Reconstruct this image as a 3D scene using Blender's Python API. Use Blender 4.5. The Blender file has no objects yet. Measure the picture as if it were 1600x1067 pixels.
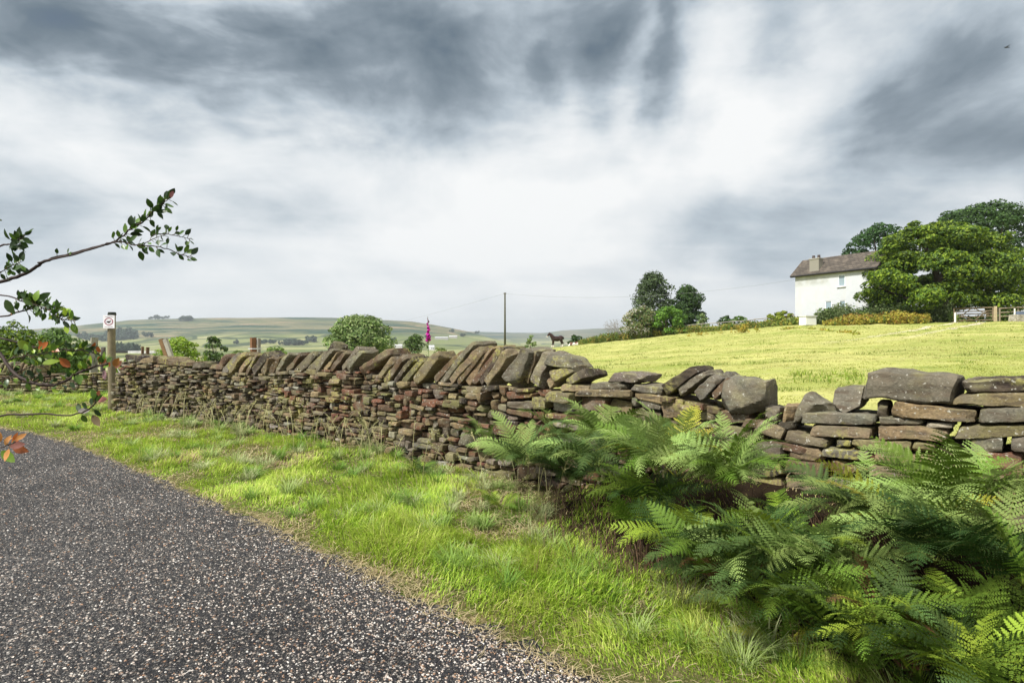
import bpy, bmesh, math, random
import numpy as np
from mathutils import Vector, Matrix
R = math.radians
rng = np.random.default_rng(7)
random.seed(7)
SC = bpy.context.scene
COL = SC.collection

# ---------------------------------------------------------------- camera
F = 900.0; CX = 800.0; HY = 533.0; EYE = 1.5
cam = bpy.data.objects.new('camera', bpy.data.cameras.new('camera'))
COL.objects.link(cam); SC.camera = cam
cam.location = (0, 0, EYE); cam.rotation_euler = (R(90), 0, 0)
cam.data.sensor_width = 36; cam.data.lens = 36 * F / 1600
cam.data.clip_start = 0.05; cam.data.clip_end = 30000

# ---------------------------------------------------------------- light
SUN_EL, SUN_AZ = 50.0, 232.0        # azimuth clockwise from +Y
SC.view_settings.view_transform = 'Standard'; SC.view_settings.look = 'None'
SC.view_settings.exposure = 1.2; SC.view_settings.gamma = 1
EXP = 2 ** 1.2
sun = bpy.data.objects.new('sun', bpy.data.lights.new('sun', 'SUN'))
COL.objects.link(sun)
sd = Vector((math.sin(R(SUN_AZ)) * math.cos(R(SUN_EL)), math.cos(R(SUN_AZ)) * math.cos(R(SUN_EL)), math.sin(R(SUN_EL))))
sun.rotation_euler = (-sd).to_track_quat('-Z', 'Y').to_euler()
sun.location = sd * 50
sun.data.energy = 2.85; sun.data.angle = R(6); sun.data.color = (1.0, 0.965, 0.90)

def NL(nt):
    nt.nodes.clear()
    def N(t, **kw):
        n = nt.nodes.new(t)
        for k, v in kw.items():
            if k.startswith('i_'):
                key = k[2:]
                key = int(key) if key.isdigit() else key
                s = n.inputs[key]
                if hasattr(v, 'outputs'): nt.links.new(v.outputs[0], s)
                elif isinstance(v, bpy.types.NodeSocket): nt.links.new(v, s)
                else: s.default_value = v
            else: setattr(n, k, v)
        return n
    return N
def ramp(N, fac, stops, interp='LINEAR'):
    r = N('ShaderNodeValToRGB', i_0=fac); cr = r.color_ramp; cr.interpolation = interp
    while len(cr.elements) < len(stops): cr.elements.new(0.5)
    for e, (p, c) in zip(cr.elements, stops):
        e.position = p; e.color = tuple(c) + ((1,) if len(c) == 3 else ())
    return r
def srgb(*c):
    return tuple((v/255/12.92 if v/255 <= .04045 else ((v/255+.055)/1.055)**2.4) for v in c)

# ---------------------------------------------------------------- sky
W = bpy.data.worlds.new('World'); SC.world = W; W.use_nodes = True
def build_world():
    nt = W.node_tree; N = NL(nt)
    M = lambda op, a, b=None, c=None, **k: N('ShaderNodeMath', operation=op, i_0=a, **({'i_1': b} if b is not None else {}), **({'i_2': c} if c is not None else {}), **k)
    tc = N('ShaderNodeTexCoord'); d = tc.outputs['Generated']
    sep = N('ShaderNodeSeparateXYZ', i_0=d)
    x, y, z = sep.outputs
    az = M('ARCTAN2', x, y); el = M('ARCSINE', z)
    # cloud layer coordinates (a flat deck seen in perspective)
    zz = M('ADD', M('MAXIMUM', z, 0.0), 0.10)
    px = M('DIVIDE', x, zz); py = M('DIVIDE', y, zz)
    v = N('ShaderNodeCombineXYZ', i_0=px, i_1=M('MULTIPLY', py, 0.22), i_2=0.0)
    streak = N('ShaderNodeTexNoise', i_Vector=v, i_Scale=2.0, i_Detail=6.0, i_Roughness=0.55, i_Distortion=0.5)
    v2 = N('ShaderNodeCombineXYZ', i_0=M('MULTIPLY', px, .35), i_1=M('MULTIPLY', py, .9), i_2=3.0)
    band = N('ShaderNodeTexNoise', i_Vector=v2, i_Scale=1.3, i_Detail=6.0, i_Roughness=0.55, i_Distortion=0.7)
    puff = N('ShaderNodeTexNoise', i_Vector=N('ShaderNodeCombineXYZ', i_0=az, i_1=M('MULTIPLY', el, 1.9), i_2=0.0), i_Scale=3.6, i_Detail=9.0, i_Roughness=0.58, i_Distortion=0.3)
    # warped angles, so that the cloud masses get ragged edges
    wn = N('ShaderNodeTexNoise', i_Vector=N('ShaderNodeCombineXYZ', i_0=az, i_1=el, i_2=1.0), i_Scale=4.0, i_Detail=5.0, i_Roughness=0.55)
    wv = N('ShaderNodeVectorMath', operation='MULTIPLY_ADD', i_0=wn.outputs[1], i_1=(0.24, 0.17, 0), i_2=N('ShaderNodeCombineXYZ', i_0=M('SUBTRACT', az, .12), i_1=M('SUBTRACT', el, .085), i_2=0.0))
    blobs = [  # px, py, rx, ry, amount
        (400, 10, 620, 220, -.42), (620, 110, 250, 150, -.22), (230, 30, 300, 110, -.16), (20, 50, 260, 100, -.42), (190, 60, 70, 120, .12),
        (1010, 10, 300, 150, -.26), (1510, 160, 190, 95, -.50), (1390, 215, 180, 60, -.14), (1480, 290, 300, 60, -.26), (1170, 370, 260, 75, -.28),
        (960, 425, 480, 45, -.11), (140, 350, 380, 85, -.28), (350, 440, 420, 50, -.08), (1300, 10, 460, 130, -.30),
        (60, 250, 130, 60, -.14), (800, 300, 420, 200, .10), (880, 200, 120, 160, .09), (1120, 100, 60, 130, .30), (1005, 80, 40, 120, .24), (1240, 130, 90, 60, .10),
        (960, 130, 55, 100, -.20), (1060, 120, 45, 110, -.20), (1170, 90, 60, 100, -.12),
        (130, 160, 240, 90, .17), (865, 120, 36, 50, -.26), (740, 190, 120, 50, -.08), (830, 265, 60, 22, -.12), (930, 260, 80, 22, -.12),
        (1560, 480, 200, 60, .10), (1330, 480, 500, 60, -.03), (1400, 410, 300, 40, -.06), (840, 347, 60, 15, -.06)]
    acc = None
    for (bx, by, rx, ry, am) in blobs:
        a0 = math.atan((bx-CX)/F); e0 = math.atan((HY-by)/math.hypot(F, bx-CX))
        dd = N('ShaderNodeVectorMath', operation='SUBTRACT', i_0=wv, i_1=(a0, e0, 0))
        dd = N('ShaderNodeVectorMath', operation='MULTIPLY', i_0=dd, i_1=(F/rx*.85, F/ry*.85, 0))
        ln = N('ShaderNodeVectorMath', operation='LENGTH', i_0=dd).outputs['Value']
        mr = N('ShaderNodeMapRange', interpolation_type='SMOOTHERSTEP', i_0=ln, i_1=0.0, i_2=1.3, i_3=am*.72, i_4=0.0)
        acc = mr if acc is None else M('ADD', acc, mr)
    hi = N('ShaderNodeMapRange', i_0=el, i_1=.12, i_2=.5, i_3=0.0, i_4=1.0)      # fade of streaks to the horizon
    lowf = N('ShaderNodeMapRange', i_0=el, i_1=0.0, i_2=.35, i_3=.16, i_4=.34)
    b = M('ADD', acc, .935)
    b = M('MULTIPLY_ADD', M('SUBTRACT', streak, .5), M('MULTIPLY', hi, .62), b)
    b = M('MULTIPLY_ADD', M('SUBTRACT', band, .5), lowf, b)
    b = M('MULTIPLY_ADD', M('SUBTRACT', puff, .5), .72, b)
    rip = N('ShaderNodeTexNoise', i_Vector=N('ShaderNodeCombineXYZ', i_0=M('MULTIPLY_ADD', el, 1.2, az), i_1=M('MULTIPLY_ADD', az, -.6, M('MULTIPLY', el, 3.4)), i_2=5.0), i_Scale=6.5, i_Detail=5.0, i_Roughness=0.5, i_Distortion=0.5)
    rm = N('ShaderNodeMapRange', i_0=az, i_1=-.15, i_2=-.55, i_3=.10, i_4=.75)
    b = M('MULTIPLY_ADD', M('SUBTRACT', rip, .5), M('MULTIPLY', rm, hi), b)
    b = M('MULTIPLY_ADD', b, 1.28, -.21)
    hz = N('ShaderNodeMapRange', i_0=el, i_1=0.0, i_2=.10, i_3=.80, i_4=0.0)
    b = N('ShaderNodeMix', data_type='FLOAT', i_0=M('MULTIPLY', hz, .7), i_2=b, i_3=.88).outputs[0]
    s = lambda *c: tuple(v/EXP for v in srgb(*c))
    cr = ramp(N, b, [(0, s(44, 62, 80)), (.25, s(88, 106, 121)), (.45, s(134, 148, 160)), (.62, s(184, 196, 206)), (.80, s(228, 233, 237)), (1, s(252, 253, 253))])
    sky = N('ShaderNodeTexSky', sky_type='NISHITA', sun_disc=False, sun_elevation=R(SUN_EL), sun_rotation=R(SUN_AZ))
    bgs = N('ShaderNodeBackground', i_0=sky, i_1=0.05)
    bgc = N('ShaderNodeBackground', i_0=cr.outputs[0], i_1=1.0)
    mask = N('ShaderNodeMapRange', i_0=b, i_1=.0, i_2=.3, i_3=.6, i_4=1.0)
    mix = N('ShaderNodeMixShader', i_0=mask.outputs[0], i_1=bgs, i_2=bgc)
    N('ShaderNodeOutputWorld', i_0=mix)
build_world()

# ---------------------------------------------------------------- helpers
def link(o, parent=None):
    COL.objects.link(o)
    if parent is not None: o.parent = parent
    return o
def tag(o, label, cat, group=None, kind=None):
    o['label'] = label
    if cat: o['category'] = cat
    if group: o['group'] = group
    if kind: o['kind'] = kind
    return o
def empty(name, loc=(0, 0, 0), rz=0):
    o = bpy.data.objects.new(name, None); o.location = loc; o.rotation_euler = (0, 0, rz)
    o.empty_display_size = .2
    return link(o)
def mesh(name, V, Fs, mat, col=None, smooth=False):
    V = np.asarray(V, dtype=np.float32).reshape(-1, 3)
    if not isinstance(Fs, list): Fs = [Fs]
    Fs = [np.asarray(f, dtype=np.int32) for f in Fs if len(f)]
    me = bpy.data.meshes.new(name)
    me.vertices.add(len(V)); me.vertices.foreach_set('co', V.ravel())
    tot = sum(f.size for f in Fs); npoly = sum(len(f) for f in Fs)
    me.loops.add(tot); me.polygons.add(npoly)
    me.loops.foreach_set('vertex_index', np.concatenate([f.ravel() for f in Fs]))
    sizes = np.concatenate([np.full(len(f), f.shape[1], dtype=np.int32) for f in Fs])
    starts = np.concatenate([[0], np.cumsum(sizes)[:-1]]).astype(np.int32)
    me.polygons.foreach_set('loop_start', starts)
    me.update(calc_edges=True); me.validate()
    me.polygons.foreach_set('use_smooth', np.full(npoly, bool(smooth), dtype=bool))
    if col is not None:
        a = me.color_attributes.new('Col', 'FLOAT_COLOR', 'POINT')
        c = np.ones((len(V), 4), dtype=np.float32); c[:, :3] = np.clip(col, 0, 1)
        a.data.foreach_set('color', c.ravel())
    if mat is not None: me.materials.append(mat)
    return me
def obj(name, V, Fs, mat, parent=None, col=None, smooth=False):
    return link(bpy.data.objects.new(name, mesh(name, V, Fs, mat, col, smooth)), parent)
class MB:
    """collects pieces into one mesh"""
    def __init__(s): s.V = []; s.Q = []; s.T = []; s.C = []; s.n = 0
    def add(s, V, Q=None, T=None, col=(.5, .5, .5)):
        V = np.asarray(V, float).reshape(-1, 3)
        if Q is not None and len(Q): s.Q.append(np.asarray(Q) + s.n)
        if T is not None and len(T): s.T.append(np.asarray(T) + s.n)
        c = np.asarray(col, float)
        s.C.append(np.tile(c, (len(V), 1)) if c.ndim == 1 else c)
        s.V.append(V); s.n += len(V); return s
    def box(s, c, size, rot=None, col=(.5, .5, .5), taper=1.0):
        x, y, z = [v/2 for v in size]
        P = np.array([[-x, -y, -z], [x, -y, -z], [x, y, -z], [-x, y, -z], [-x*taper, -y*taper, z], [x*taper, -y*taper, z], [x*taper, y*taper, z], [-x*taper, y*taper, z]])
        if rot is not None: P = P @ np.array(rot).T
        return s.add(P + np.array(c), Q=[[0, 3, 2, 1], [4, 5, 6, 7], [0, 1, 5, 4], [1, 2, 6, 5], [2, 3, 7, 6], [3, 0, 4, 7]], col=col)
    def tube(s, P, r, n=8, col=(.5, .5, .5), cap=True):
        P = np.asarray(P, float); r = np.broadcast_to(np.asarray(r, float), (len(P),))
        T = np.gradient(P, axis=0); T /= np.linalg.norm(T, axis=1)[:, None] + 1e-9
        ref = np.array([0, 0, 1.0]) if abs(T[0, 2]) < .9 else np.array([1.0, 0, 0])
        A = np.cross(T, ref); A /= np.linalg.norm(A, axis=1)[:, None] + 1e-9; B = np.cross(T, A)
        th = np.linspace(0, 2*np.pi, n, endpoint=False)
        V = P[:, None] + r[:, None, None]*(A[:, None]*np.cos(th)[None, :, None] + B[:, None]*np.sin(th)[None, :, None])
        m = len(P); i = np.arange(m-1)[:, None]*n; j = np.arange(n)[None]; k = (j+1) % n
        Q = np.stack([i+j, i+k, i+n+k, i+n+j], -1).reshape(-1, 4)
        V = V.reshape(-1, 3); T3 = []
        if cap:
            V = np.vstack([V, P[0], P[-1]])
            T3 = [[m*n, (t+1) % n, t] for t in range(n)] + [[m*n+1, (m-1)*n+t, (m-1)*n+(t+1) % n] for t in range(n)]
        return s.add(V, Q=Q, T=T3, col=col)
    def build(s, name, mat, parent=None, smooth=False):
        Fs = []
        if s.Q: Fs.append(np.vstack(s.Q))
        if s.T: Fs.append(np.vstack(s.T))
        return obj(name, np.vstack(s.V), Fs, mat, parent, np.vstack(s.C), smooth)
def vnoise(x, y, seed=0):
    x = np.asarray(x, float); y = np.asarray(y, float)
    xi = np.floor(x).astype(np.int64); yi = np.floor(y).astype(np.int64); xf = x-xi; yf = y-yi
    def h(a, b):
        n = (a*374761393 + b*668265263 + seed*1442695041) & 0xffffffff
        n = ((n ^ (n >> 13))*1274126177) & 0xffffffff
        return ((n ^ (n >> 16)) & 0xffff)/65535.
    sx = xf*xf*(3-2*xf); sy = yf*yf*(3-2*yf)
    return (h(xi, yi)*(1-sx)+h(xi+1, yi)*sx)*(1-sy) + (h(xi, yi+1)*(1-sx)+h(xi+1, yi+1)*sx)*sy
def fbm(x, y, seed=0, o=4):
    t = 0; a = .5; f = 1
    for i in range(o): t = t + a*vnoise(x*f, y*f, seed+i*17); a *= .5; f *= 2.03
    return t/(1-.5**o)
def sstep(a, b, x):
    t = np.clip((x-a)/(b-a), 0, 1); return t*t*(3-2*t)

# ---------------------------------------------------------------- materials
def surf(name, base='attr', rough=.85, spec=.3, bump=0, bscale=20, noise=None, trans=0, objvar=0, extra=None, bdist=.02):
    """base: 'attr' (Col attribute) or an rgb; noise=(scale, amount) mottles the colour"""
    m = bpy.data.materials.new(name); m.use_nodes = True; N = NL(m.node_tree)
    out = N('ShaderNodeOutputMaterial')
    if base == 'attr': c = N('ShaderNodeVertexColor', layer_name='Col').outputs[0]
    else: c = N('ShaderNodeRGB').outputs[0]; c.default_value = tuple(base)+(1,)
    geo = N('ShaderNodeNewGeometry'); P = geo.outputs['Position']
    if noise:
        for (sc, am) in (noise if isinstance(noise, list) else [noise]):
            t = N('ShaderNodeTexNoise', i_Vector=P, i_Scale=sc, i_Detail=6.0, i_Roughness=.6)
            f = N('ShaderNodeMapRange', i_0=t.outputs[0], i_1=.25, i_2=.75, i_3=1-am, i_4=1+am)
            c = N('ShaderNodeVectorMath', operation='SCALE', i_0=c, i_3=f).outputs[0]
    if objvar:
        oi = N('ShaderNodeObjectInfo')
        hs = N('ShaderNodeHueSaturation', i_0=N('ShaderNodeMapRange', i_0=oi.outputs['Random'], i_3=.5-objvar*.05, i_4=.5+objvar*.03).outputs[0], i_2=N('ShaderNodeMapRange', i_0=oi.outputs['Random'], i_3=1-objvar, i_4=1+objvar).outputs[0])
        m.node_tree.links.new(c, hs.inputs['Color']); c = hs.outputs[0]
    if extra: c = extra(N, c, P, geo)
    b = N('ShaderNodeBsdfPrincipled', i_Roughness=rough); b.inputs['Specular IOR Level'].default_value = spec
    m.node_tree.links.new(c, b.inputs['Base Color'])
    if bump:
        t = N('ShaderNodeTexNoise', i_Vector=P, i_Scale=bscale, i_Detail=8.0, i_Roughness=.65)
        bn = N('ShaderNodeBump', i_Strength=bump, i_Distance=bdist, i_Height=t.outputs[0])
        m.node_tree.links.new(bn.outputs[0], b.inputs['Normal'])
    sh = b
    if trans:
        tr = N('ShaderNodeBsdfTranslucent'); m.node_tree.links.new(c, tr.inputs[0])
        sh = N('ShaderNodeMixShader', i_0=trans, i_1=b, i_2=tr)
    m.node_tree.links.new(sh.outputs[0], out.inputs[0])
    return m
def mixc(N, f, a, b):
    n = N('ShaderNodeMix', data_type='RGBA', clamp_factor=True)
    nt = n.id_data
    for s, v in ((0, f), (6, a), (7, b)):
        if isinstance(v, bpy.types.NodeSocket): nt.links.new(v, n.inputs[s])
        elif hasattr(v, 'outputs'): nt.links.new(v.outputs[0], n.inputs[s])
        else: n.inputs[s].default_value = tuple(v)+(1,) if s > 0 else v
    return n.outputs[2]
def noise_mask(N, P, sc, lo, hi, det=5.0, rough=.6, dist=0.0):
    t = N('ShaderNodeTexNoise', i_Vector=P, i_Scale=sc, i_Detail=det, i_Roughness=rough, i_Distortion=dist)
    return N('ShaderNodeMapRange', i_0=t.outputs[0], i_1=lo, i_2=hi, clamp=True)

def stone_extra(N, c, P, geo):
    # weathering rind, lichen and moss that grow on the stone itself
    up = N('ShaderNodeSeparateXYZ', i_0=geo.outputs['Normal']).outputs[2]
    P2 = N('ShaderNodeVectorMath', operation='MULTIPLY', i_0=P, i_1=(1, 1, 5.0)).outputs[0]
    c = mixc(N, noise_mask(N, P2, 7, .48, .66), c, (.085, .065, .045))
    c = mixc(N, noise_mask(N, P, 3.1, .5, .7), c, (.17, .145, .105))
    g = noise_mask(N, P, 5, .50, .68, 8.0)
    upf = N('ShaderNodeMapRange', i_0=up, i_1=-.2, i_2=.8, i_3=.12, i_4=.75)
    c = mixc(N, N('ShaderNodeMath', operation='MULTIPLY', i_0=g, i_1=upf), c, (.23, .215, .10))
    c = mixc(N, N('ShaderNodeMath', operation='MULTIPLY', i_0=noise_mask(N, P, 2.2, .56, .66, 4.0), i_1=noise_mask(N, P, 30, .45, .55)), c, (.27, .25, .085))
    c = mixc(N, N('ShaderNodeMath', operation='MULTIPLY', i_0=noise_mask(N, P, 38, .62, .70, 3.0), i_1=.7), c, (.50, .49, .42))
    c = mixc(N, N('ShaderNodeMath', operation='MULTIPLY', i_0=noise_mask(N, P, 55, .60, .72, 6.0), i_1=.7), c, (.05, .045, .038))
    return c
M_STONE = surf('stone', 'attr', rough=.92, spec=.2, bump=.9, bscale=42, noise=[(9, .3), (60, .35)], extra=stone_extra, bdist=.012)
M_CORE = surf('wall_core', (.035, .028, .02), rough=1, spec=0, noise=(6, .3))
M_GRASS = surf('grass', 'attr', rough=.6, spec=.25, trans=.32)
M_FERN = surf('fern', 'attr', rough=.6, spec=.15, trans=.22, objvar=.25)
M_LEAF = surf('leaf', 'attr', rough=.55, spec=.3, trans=.28)
M_FLEAF = surf('glossy_leaf', 'attr', rough=.38, spec=.4, trans=.22, noise=(60, .2))
M_BARK = surf('bark', (.09, .07, .05), rough=.95, bump=.6, bscale=12, noise=(5, .3))
M_TWIG = surf('twig_bark', (.035, .022, .018), rough=.7, noise=(60, .3))
M_WOOD = surf('weathered_wood', 'attr', rough=.9, bump=.5, bscale=35, noise=[(8, .25), (70, .3)])
M_PLAIN = surf('painted', 'attr', rough=.6, noise=(12, .06))

def ground_extra(N, c, P, geo):
    c = mixc(N, noise_mask(N, P, 3.0, .50, .66, 6.0), c, (.20, .155, .085))
    c = mixc(N, noise_mask(N, P, 11.0, .52, .6, 6.0), c, (.07, .10, .018))
    c = mixc(N, noise_mask(N, P, 60.0, .55, .7, 4.0), c, (.33, .27, .15))
    soil_shade = N('ShaderNodeSeparateColor', i_0=N('ShaderNodeVertexColor', layer_name='Col').outputs[0]).outputs[1]
    return mixc(N, soil_shade, c, (.022, .015, .009))  # dark bank soil taken to near black, painting in the shade under the ferns
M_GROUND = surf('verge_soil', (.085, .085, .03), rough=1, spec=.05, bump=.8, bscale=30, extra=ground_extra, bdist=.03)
def field_extra(N, c, P, geo):
    Pf = N('ShaderNodeVectorMath', operation='MULTIPLY', i_0=P, i_1=(.5, 1.0, 1)).outputs[0]
    c = mixc(N, noise_mask(N, Pf, .35, .42, .66, 6.0), c, (.23, .275, .06))
    c = mixc(N, noise_mask(N, Pf, 1.3, .56, .74, 8.0), c, (.14, .19, .035))
    c = mixc(N, noise_mask(N, Pf, 5.0, .60, .70, 6.0), c, (.34, .32, .15))
    c = mixc(N, noise_mask(N, Pf, 3.6, .66, .74, 8.0), c, (.12, .13, .03))
    sx = N('ShaderNodeSeparateXYZ', i_0=N('ShaderNodeVectorMath', operation='MULTIPLY_ADD', i_0=N('ShaderNodeTexNoise', i_Vector=P, i_Scale=.25).outputs[1], i_1=(1.2, 1.2, 0), i_2=P).outputs[0])
    w = N('ShaderNodeMath', operation='ABSOLUTE', i_0=N('ShaderNodeMath', operation='MULTIPLY_ADD', i_0=N('ShaderNodeMath', operation='SUBTRACT', i_0=sx.outputs[0], i_1=sx.outputs[1]), i_1=.7071, i_2=6.4))
    tr = N('ShaderNodeMapRange', i_0=N('ShaderNodeMath', operation='ABSOLUTE', i_0=N('ShaderNodeMath', operation='SUBTRACT', i_0=w, i_1=.8)), i_1=.16, i_2=.32, i_3=1.0, i_4=0.0)
    far = N('ShaderNodeMapRange', i_0=sx.outputs[1], i_1=22.0, i_2=36.0)
    tm = N('ShaderNodeMath', operation='MULTIPLY', i_0=N('ShaderNodeMath', operation='MULTIPLY', i_0=tr, i_1=far), i_1=noise_mask(N, P, .8, .38, .52, 4.0))
    c = mixc(N, tm, c, (.52, .46, .36))
    return c
M_FIELD = surf('mown_field', (.40, .395, .135), rough=1, spec=.05, bump=.7, bscale=9, noise=[(14, .22), (.6, .15)], extra=field_extra, bdist=.06)
def hill_extra(N, c, P, geo):
    L = lambda op, a, b: N('ShaderNodeMath', operation=op, i_0=a, i_1=b)
    hf = N('ShaderNodeVertexColor', layer_name='Col').outputs[0]      # R: moor amount
    moor = N('ShaderNodeSeparateColor', i_0=hf).outputs[0]
    P2 = N('ShaderNodeVectorMath', operation='MULTIPLY', i_0=P, i_1=(1, .45, 2.2)).outputs[0]
    vor = N('ShaderNodeTexVoronoi', i_Vector=P2, i_Scale=.0060, feature='F1')
    wp = N('ShaderNodeVectorMath', operation='ADD', i_0=P2, i_1=N('ShaderNodeVectorMath', operation='SCALE', i_0=N('ShaderNodeTexNoise', i_Vector=P2, i_Scale=.006).outputs[1], i_3=60.0).outputs[0]).outputs[0]
    vor = N('ShaderNodeTexVoronoi', i_Vector=wp, i_Scale=.0060, feature='F1')
    ved = N('ShaderNodeTexVoronoi', i_Vector=wp, i_Scale=.0060, feature='DISTANCE_TO_EDGE')
    rnd = N('ShaderNodeSeparateColor', i_0=vor.outputs['Color']).outputs[0]
    mead = ramp(N, rnd, [(0, (.11, .13, .06)), (.35, (.18, .20, .085)), (.6, (.33, .31, .16)), (.8, (.20, .22, .09)), (1, (.38, .34, .21))]).outputs[0]
    mead = mixc(N, noise_mask(N, P2, .02, .45, .8), mead, (.14, .18, .05))
    edge = N('ShaderNodeMapRange', i_0=ved.outputs[0], i_1=.018, i_2=.035, i_3=1.0, i_4=0.0)
    mead = mixc(N, edge, mead, (.06, .08, .04))
    Pm = N('ShaderNodeVectorMath', operation='MULTIPLY', i_0=P, i_1=(.35, 1.0, 6.0)).outputs[0]
    mr = mixc(N, noise_mask(N, Pm, .006, .40, .62, 8.0), (.17, .155, .09), (.11, .125, .06))
    mr = mixc(N, noise_mask(N, Pm, .012, .54, .66, 8.0), mr, (.28, .20, .13))
    mr = mixc(N, noise_mask(N, Pm, .010, .46, .55, 9.0, .65), mr, (.035, .065, .04))
    mr = mixc(N, noise_mask(N, P2, .06, .62, .68, 6.0), mr, (.045, .065, .03))
    return mixc(N, moor, mead, mr)
M_HILL = surf('hillside', (.3, .3, .1), rough=1, spec=0, extra=hill_extra)
def path_mat():
    m = bpy.data.materials.new('chipped_gravel'); m.use_nodes = True; N = NL(m.node_tree)
    P = N('ShaderNodeNewGeometry').outputs['Position']
    wp = N('ShaderNodeVectorMath', operation='ADD', i_0=P, i_1=N('ShaderNodeVectorMath', operation='SCALE', i_0=N('ShaderNodeTexNoise', i_Vector=P, i_Scale=60.0).outputs[1], i_3=.010).outputs[0]).outputs[0]
    cols = [(0, (.009, .010, .013)), (.50, (.015, .016, .019)), (.62, (.042, .040, .041)), (.70, (.10, .09, .085)), (.80, (.17, .155, .14)), (.89, (.40, .37, .33)), (.94, (.24, .16, .105)), (1, (.70, .66, .60))]
    vs = []
    for sc in (76., 140.):
        v = N('ShaderNodeTexVoronoi', i_Vector=wp, i_Scale=sc, feature='F1')
        e = N('ShaderNodeTexVoronoi', i_Vector=wp, i_Scale=sc, feature='DISTANCE_TO_EDGE')
        vs.append((v, e))
    c1 = ramp(N, N('ShaderNodeSeparateColor', i_0=vs[0][0].outputs['Color']).outputs[0], cols).outputs[0]
    c2 = ramp(N, N('ShaderNodeSeparateColor', i_0=vs[1][0].outputs['Color']).outputs[1], cols).outputs[0]
    c = mixc(N, noise_mask(N, P, 40, .45, .55), c1, c2)
    e = N('ShaderNodeMapRange', i_0=vs[0][1].outputs[0], i_1=.0, i_2=.10, i_3=.25, i_4=1.0)
    c = N('ShaderNodeVectorMath', operation='SCALE', i_0=c, i_3=e).outputs[0]
    c = mixc(N, noise_mask(N, P, 1.1, .42, .68, 6.0), c, N('ShaderNodeVectorMath', operation='SCALE', i_0=c, i_3=.45).outputs[0])
    b = N('ShaderNodeBsdfPrincipled', i_Roughness=.75); m.node_tree.links.new(c, b.inputs['Base Color'])
    hh = N('ShaderNodeMath', operation='ADD', i_0=N('ShaderNodeMapRange', i_0=vs[0][1].outputs[0], i_1=0., i_2=.3).outputs[0], i_1=N('ShaderNodeSeparateColor', i_0=vs[0][0].outputs['Color']).outputs[2])
    bn = N('ShaderNodeBump', i_Strength=1.0, i_Distance=.008, i_Height=hh)
    m.node_tree.links.new(bn.outputs[0], b.inputs['Normal'])
    N('ShaderNodeOutputMaterial', i_0=b)
    return m
M_PATH = path_mat()
M_CHIP = surf('loose_chips', 'attr', rough=.8)

# ---------------------------------------------------------------- the lie of the land
def catmull(P, n=40):
    P = np.asarray(P, float); P = np.vstack([2*P[0]-P[1], P, 2*P[-1]-P[-2]]); out = []
    for i in range(1, len(P)-2):
        t = np.linspace(0, 1, n, endpoint=False)[:, None]
        a, b, c, d = P[i-1], P[i], P[i+1], P[i+2]
        out.append(.5*((2*b)+(-a+c)*t+(2*a-5*b+4*c-d)*t**2+(-a+3*b-3*c+d)*t**3))
    out.append(P[-2][None]); return np.vstack(out)
WPOLY = catmull([(-8.35, 12.0), (-5.0, 10.0), (-2.87, 8.5), (-1.48, 7.35), (0, 6.05), (1.5, 4.7), (2.93, 3.35), (4.6, 1.75), (6.6, -.2)], 60)
WS = np.concatenate([[0], np.cumsum(np.linalg.norm(np.diff(WPOLY, axis=0), axis=1))])
WT = np.gradient(WPOLY, axis=0); WT /= np.linalg.norm(WT, axis=1)[:, None]
WN = np.stack([-WT[:, 1], WT[:, 0]], 1)          # points away from the path (behind)
_k = WPOLY[:, 1] > .8
WU = (WPOLY[:, 0]/np.maximum(WPOLY[:, 1], .01))
def px2s(px):
    return float(np.interp((px-CX)/F, WU[_k], WS[_k]))
def wpt(s):
    s = np.asarray(s, float)
    return np.stack([np.interp(s, WS, WPOLY[:, i]) for i in (0, 1)], -1), np.stack([np.interp(s, WS, WN[:, i]) for i in (0, 1)], -1)
def px2wall(px, py, setback=0.0):
    s = px2s(px); p, _ = wpt(s); return s, EYE-(py-HY)/F*(p[1]+setback)
LW = np.array([(-34., 18.6), (-20., 17.2), (-14.7, 16.5), (-11.4, 16.1)])      # the farther wall, left
PEDGE = catmull([(3.4, -.6), (1.9, 1.0), (.37, 2.53), (-.6, 3.4), (-1.87, 4.55), (-3.8, 6.2), (-6.6, 8.5), (-9.3, 10.2), (-14, 12.3), (-26, 14.5)], 40)
PEU = PEDGE[:, 0]/np.maximum(PEDGE[:, 1], .05); _p = PEDGE[:, 1] > .3
def Y_path(u): return np.interp(u, PEU[_p][::-1], PEDGE[_p][::-1, 1])
def Y_wall(u):
    y = np.interp(u, WU[_k], WPOLY[_k, 1])
    return np.where(u < WU[0], 16.2, y)
ZF = np.array([(-900, 75, -3), (600, 75, -2.2), (760, 80, -.9), (863, 80, .61), (980, 78, 1.76), (1060, 74, 2.5), (1240, 60, 3.3), (1300, 55, 3.15), (1480, 46, 3.03), (1600, 46, 3.2), (2600, 46, 3.6)])
def zf_yf(u):
    p = u*F+CX; return np.interp(p, ZF[:, 0], ZF[:, 2]), np.interp(p, ZF[:, 0], ZF[:, 1])
R1 = np.array([(-900, 520), (0, 518), (100, 511), (150, 506), (200, 501), (260, 498.5), (330, 497), (450, 496.5), (520, 497), (580, 499), (640, 502), (680, 508), (710, 514), (735, 519), (780, 532), (860, 545), (2600, 545)])
R2 = np.array([(-900, 524), (600, 522), (690, 518), (735, 518), (800, 519.5), (850, 520), (880, 516), (930, 513.5), (1000, 512), (1080, 512), (1200, 518), (1400, 522), (2600, 520)])
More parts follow.
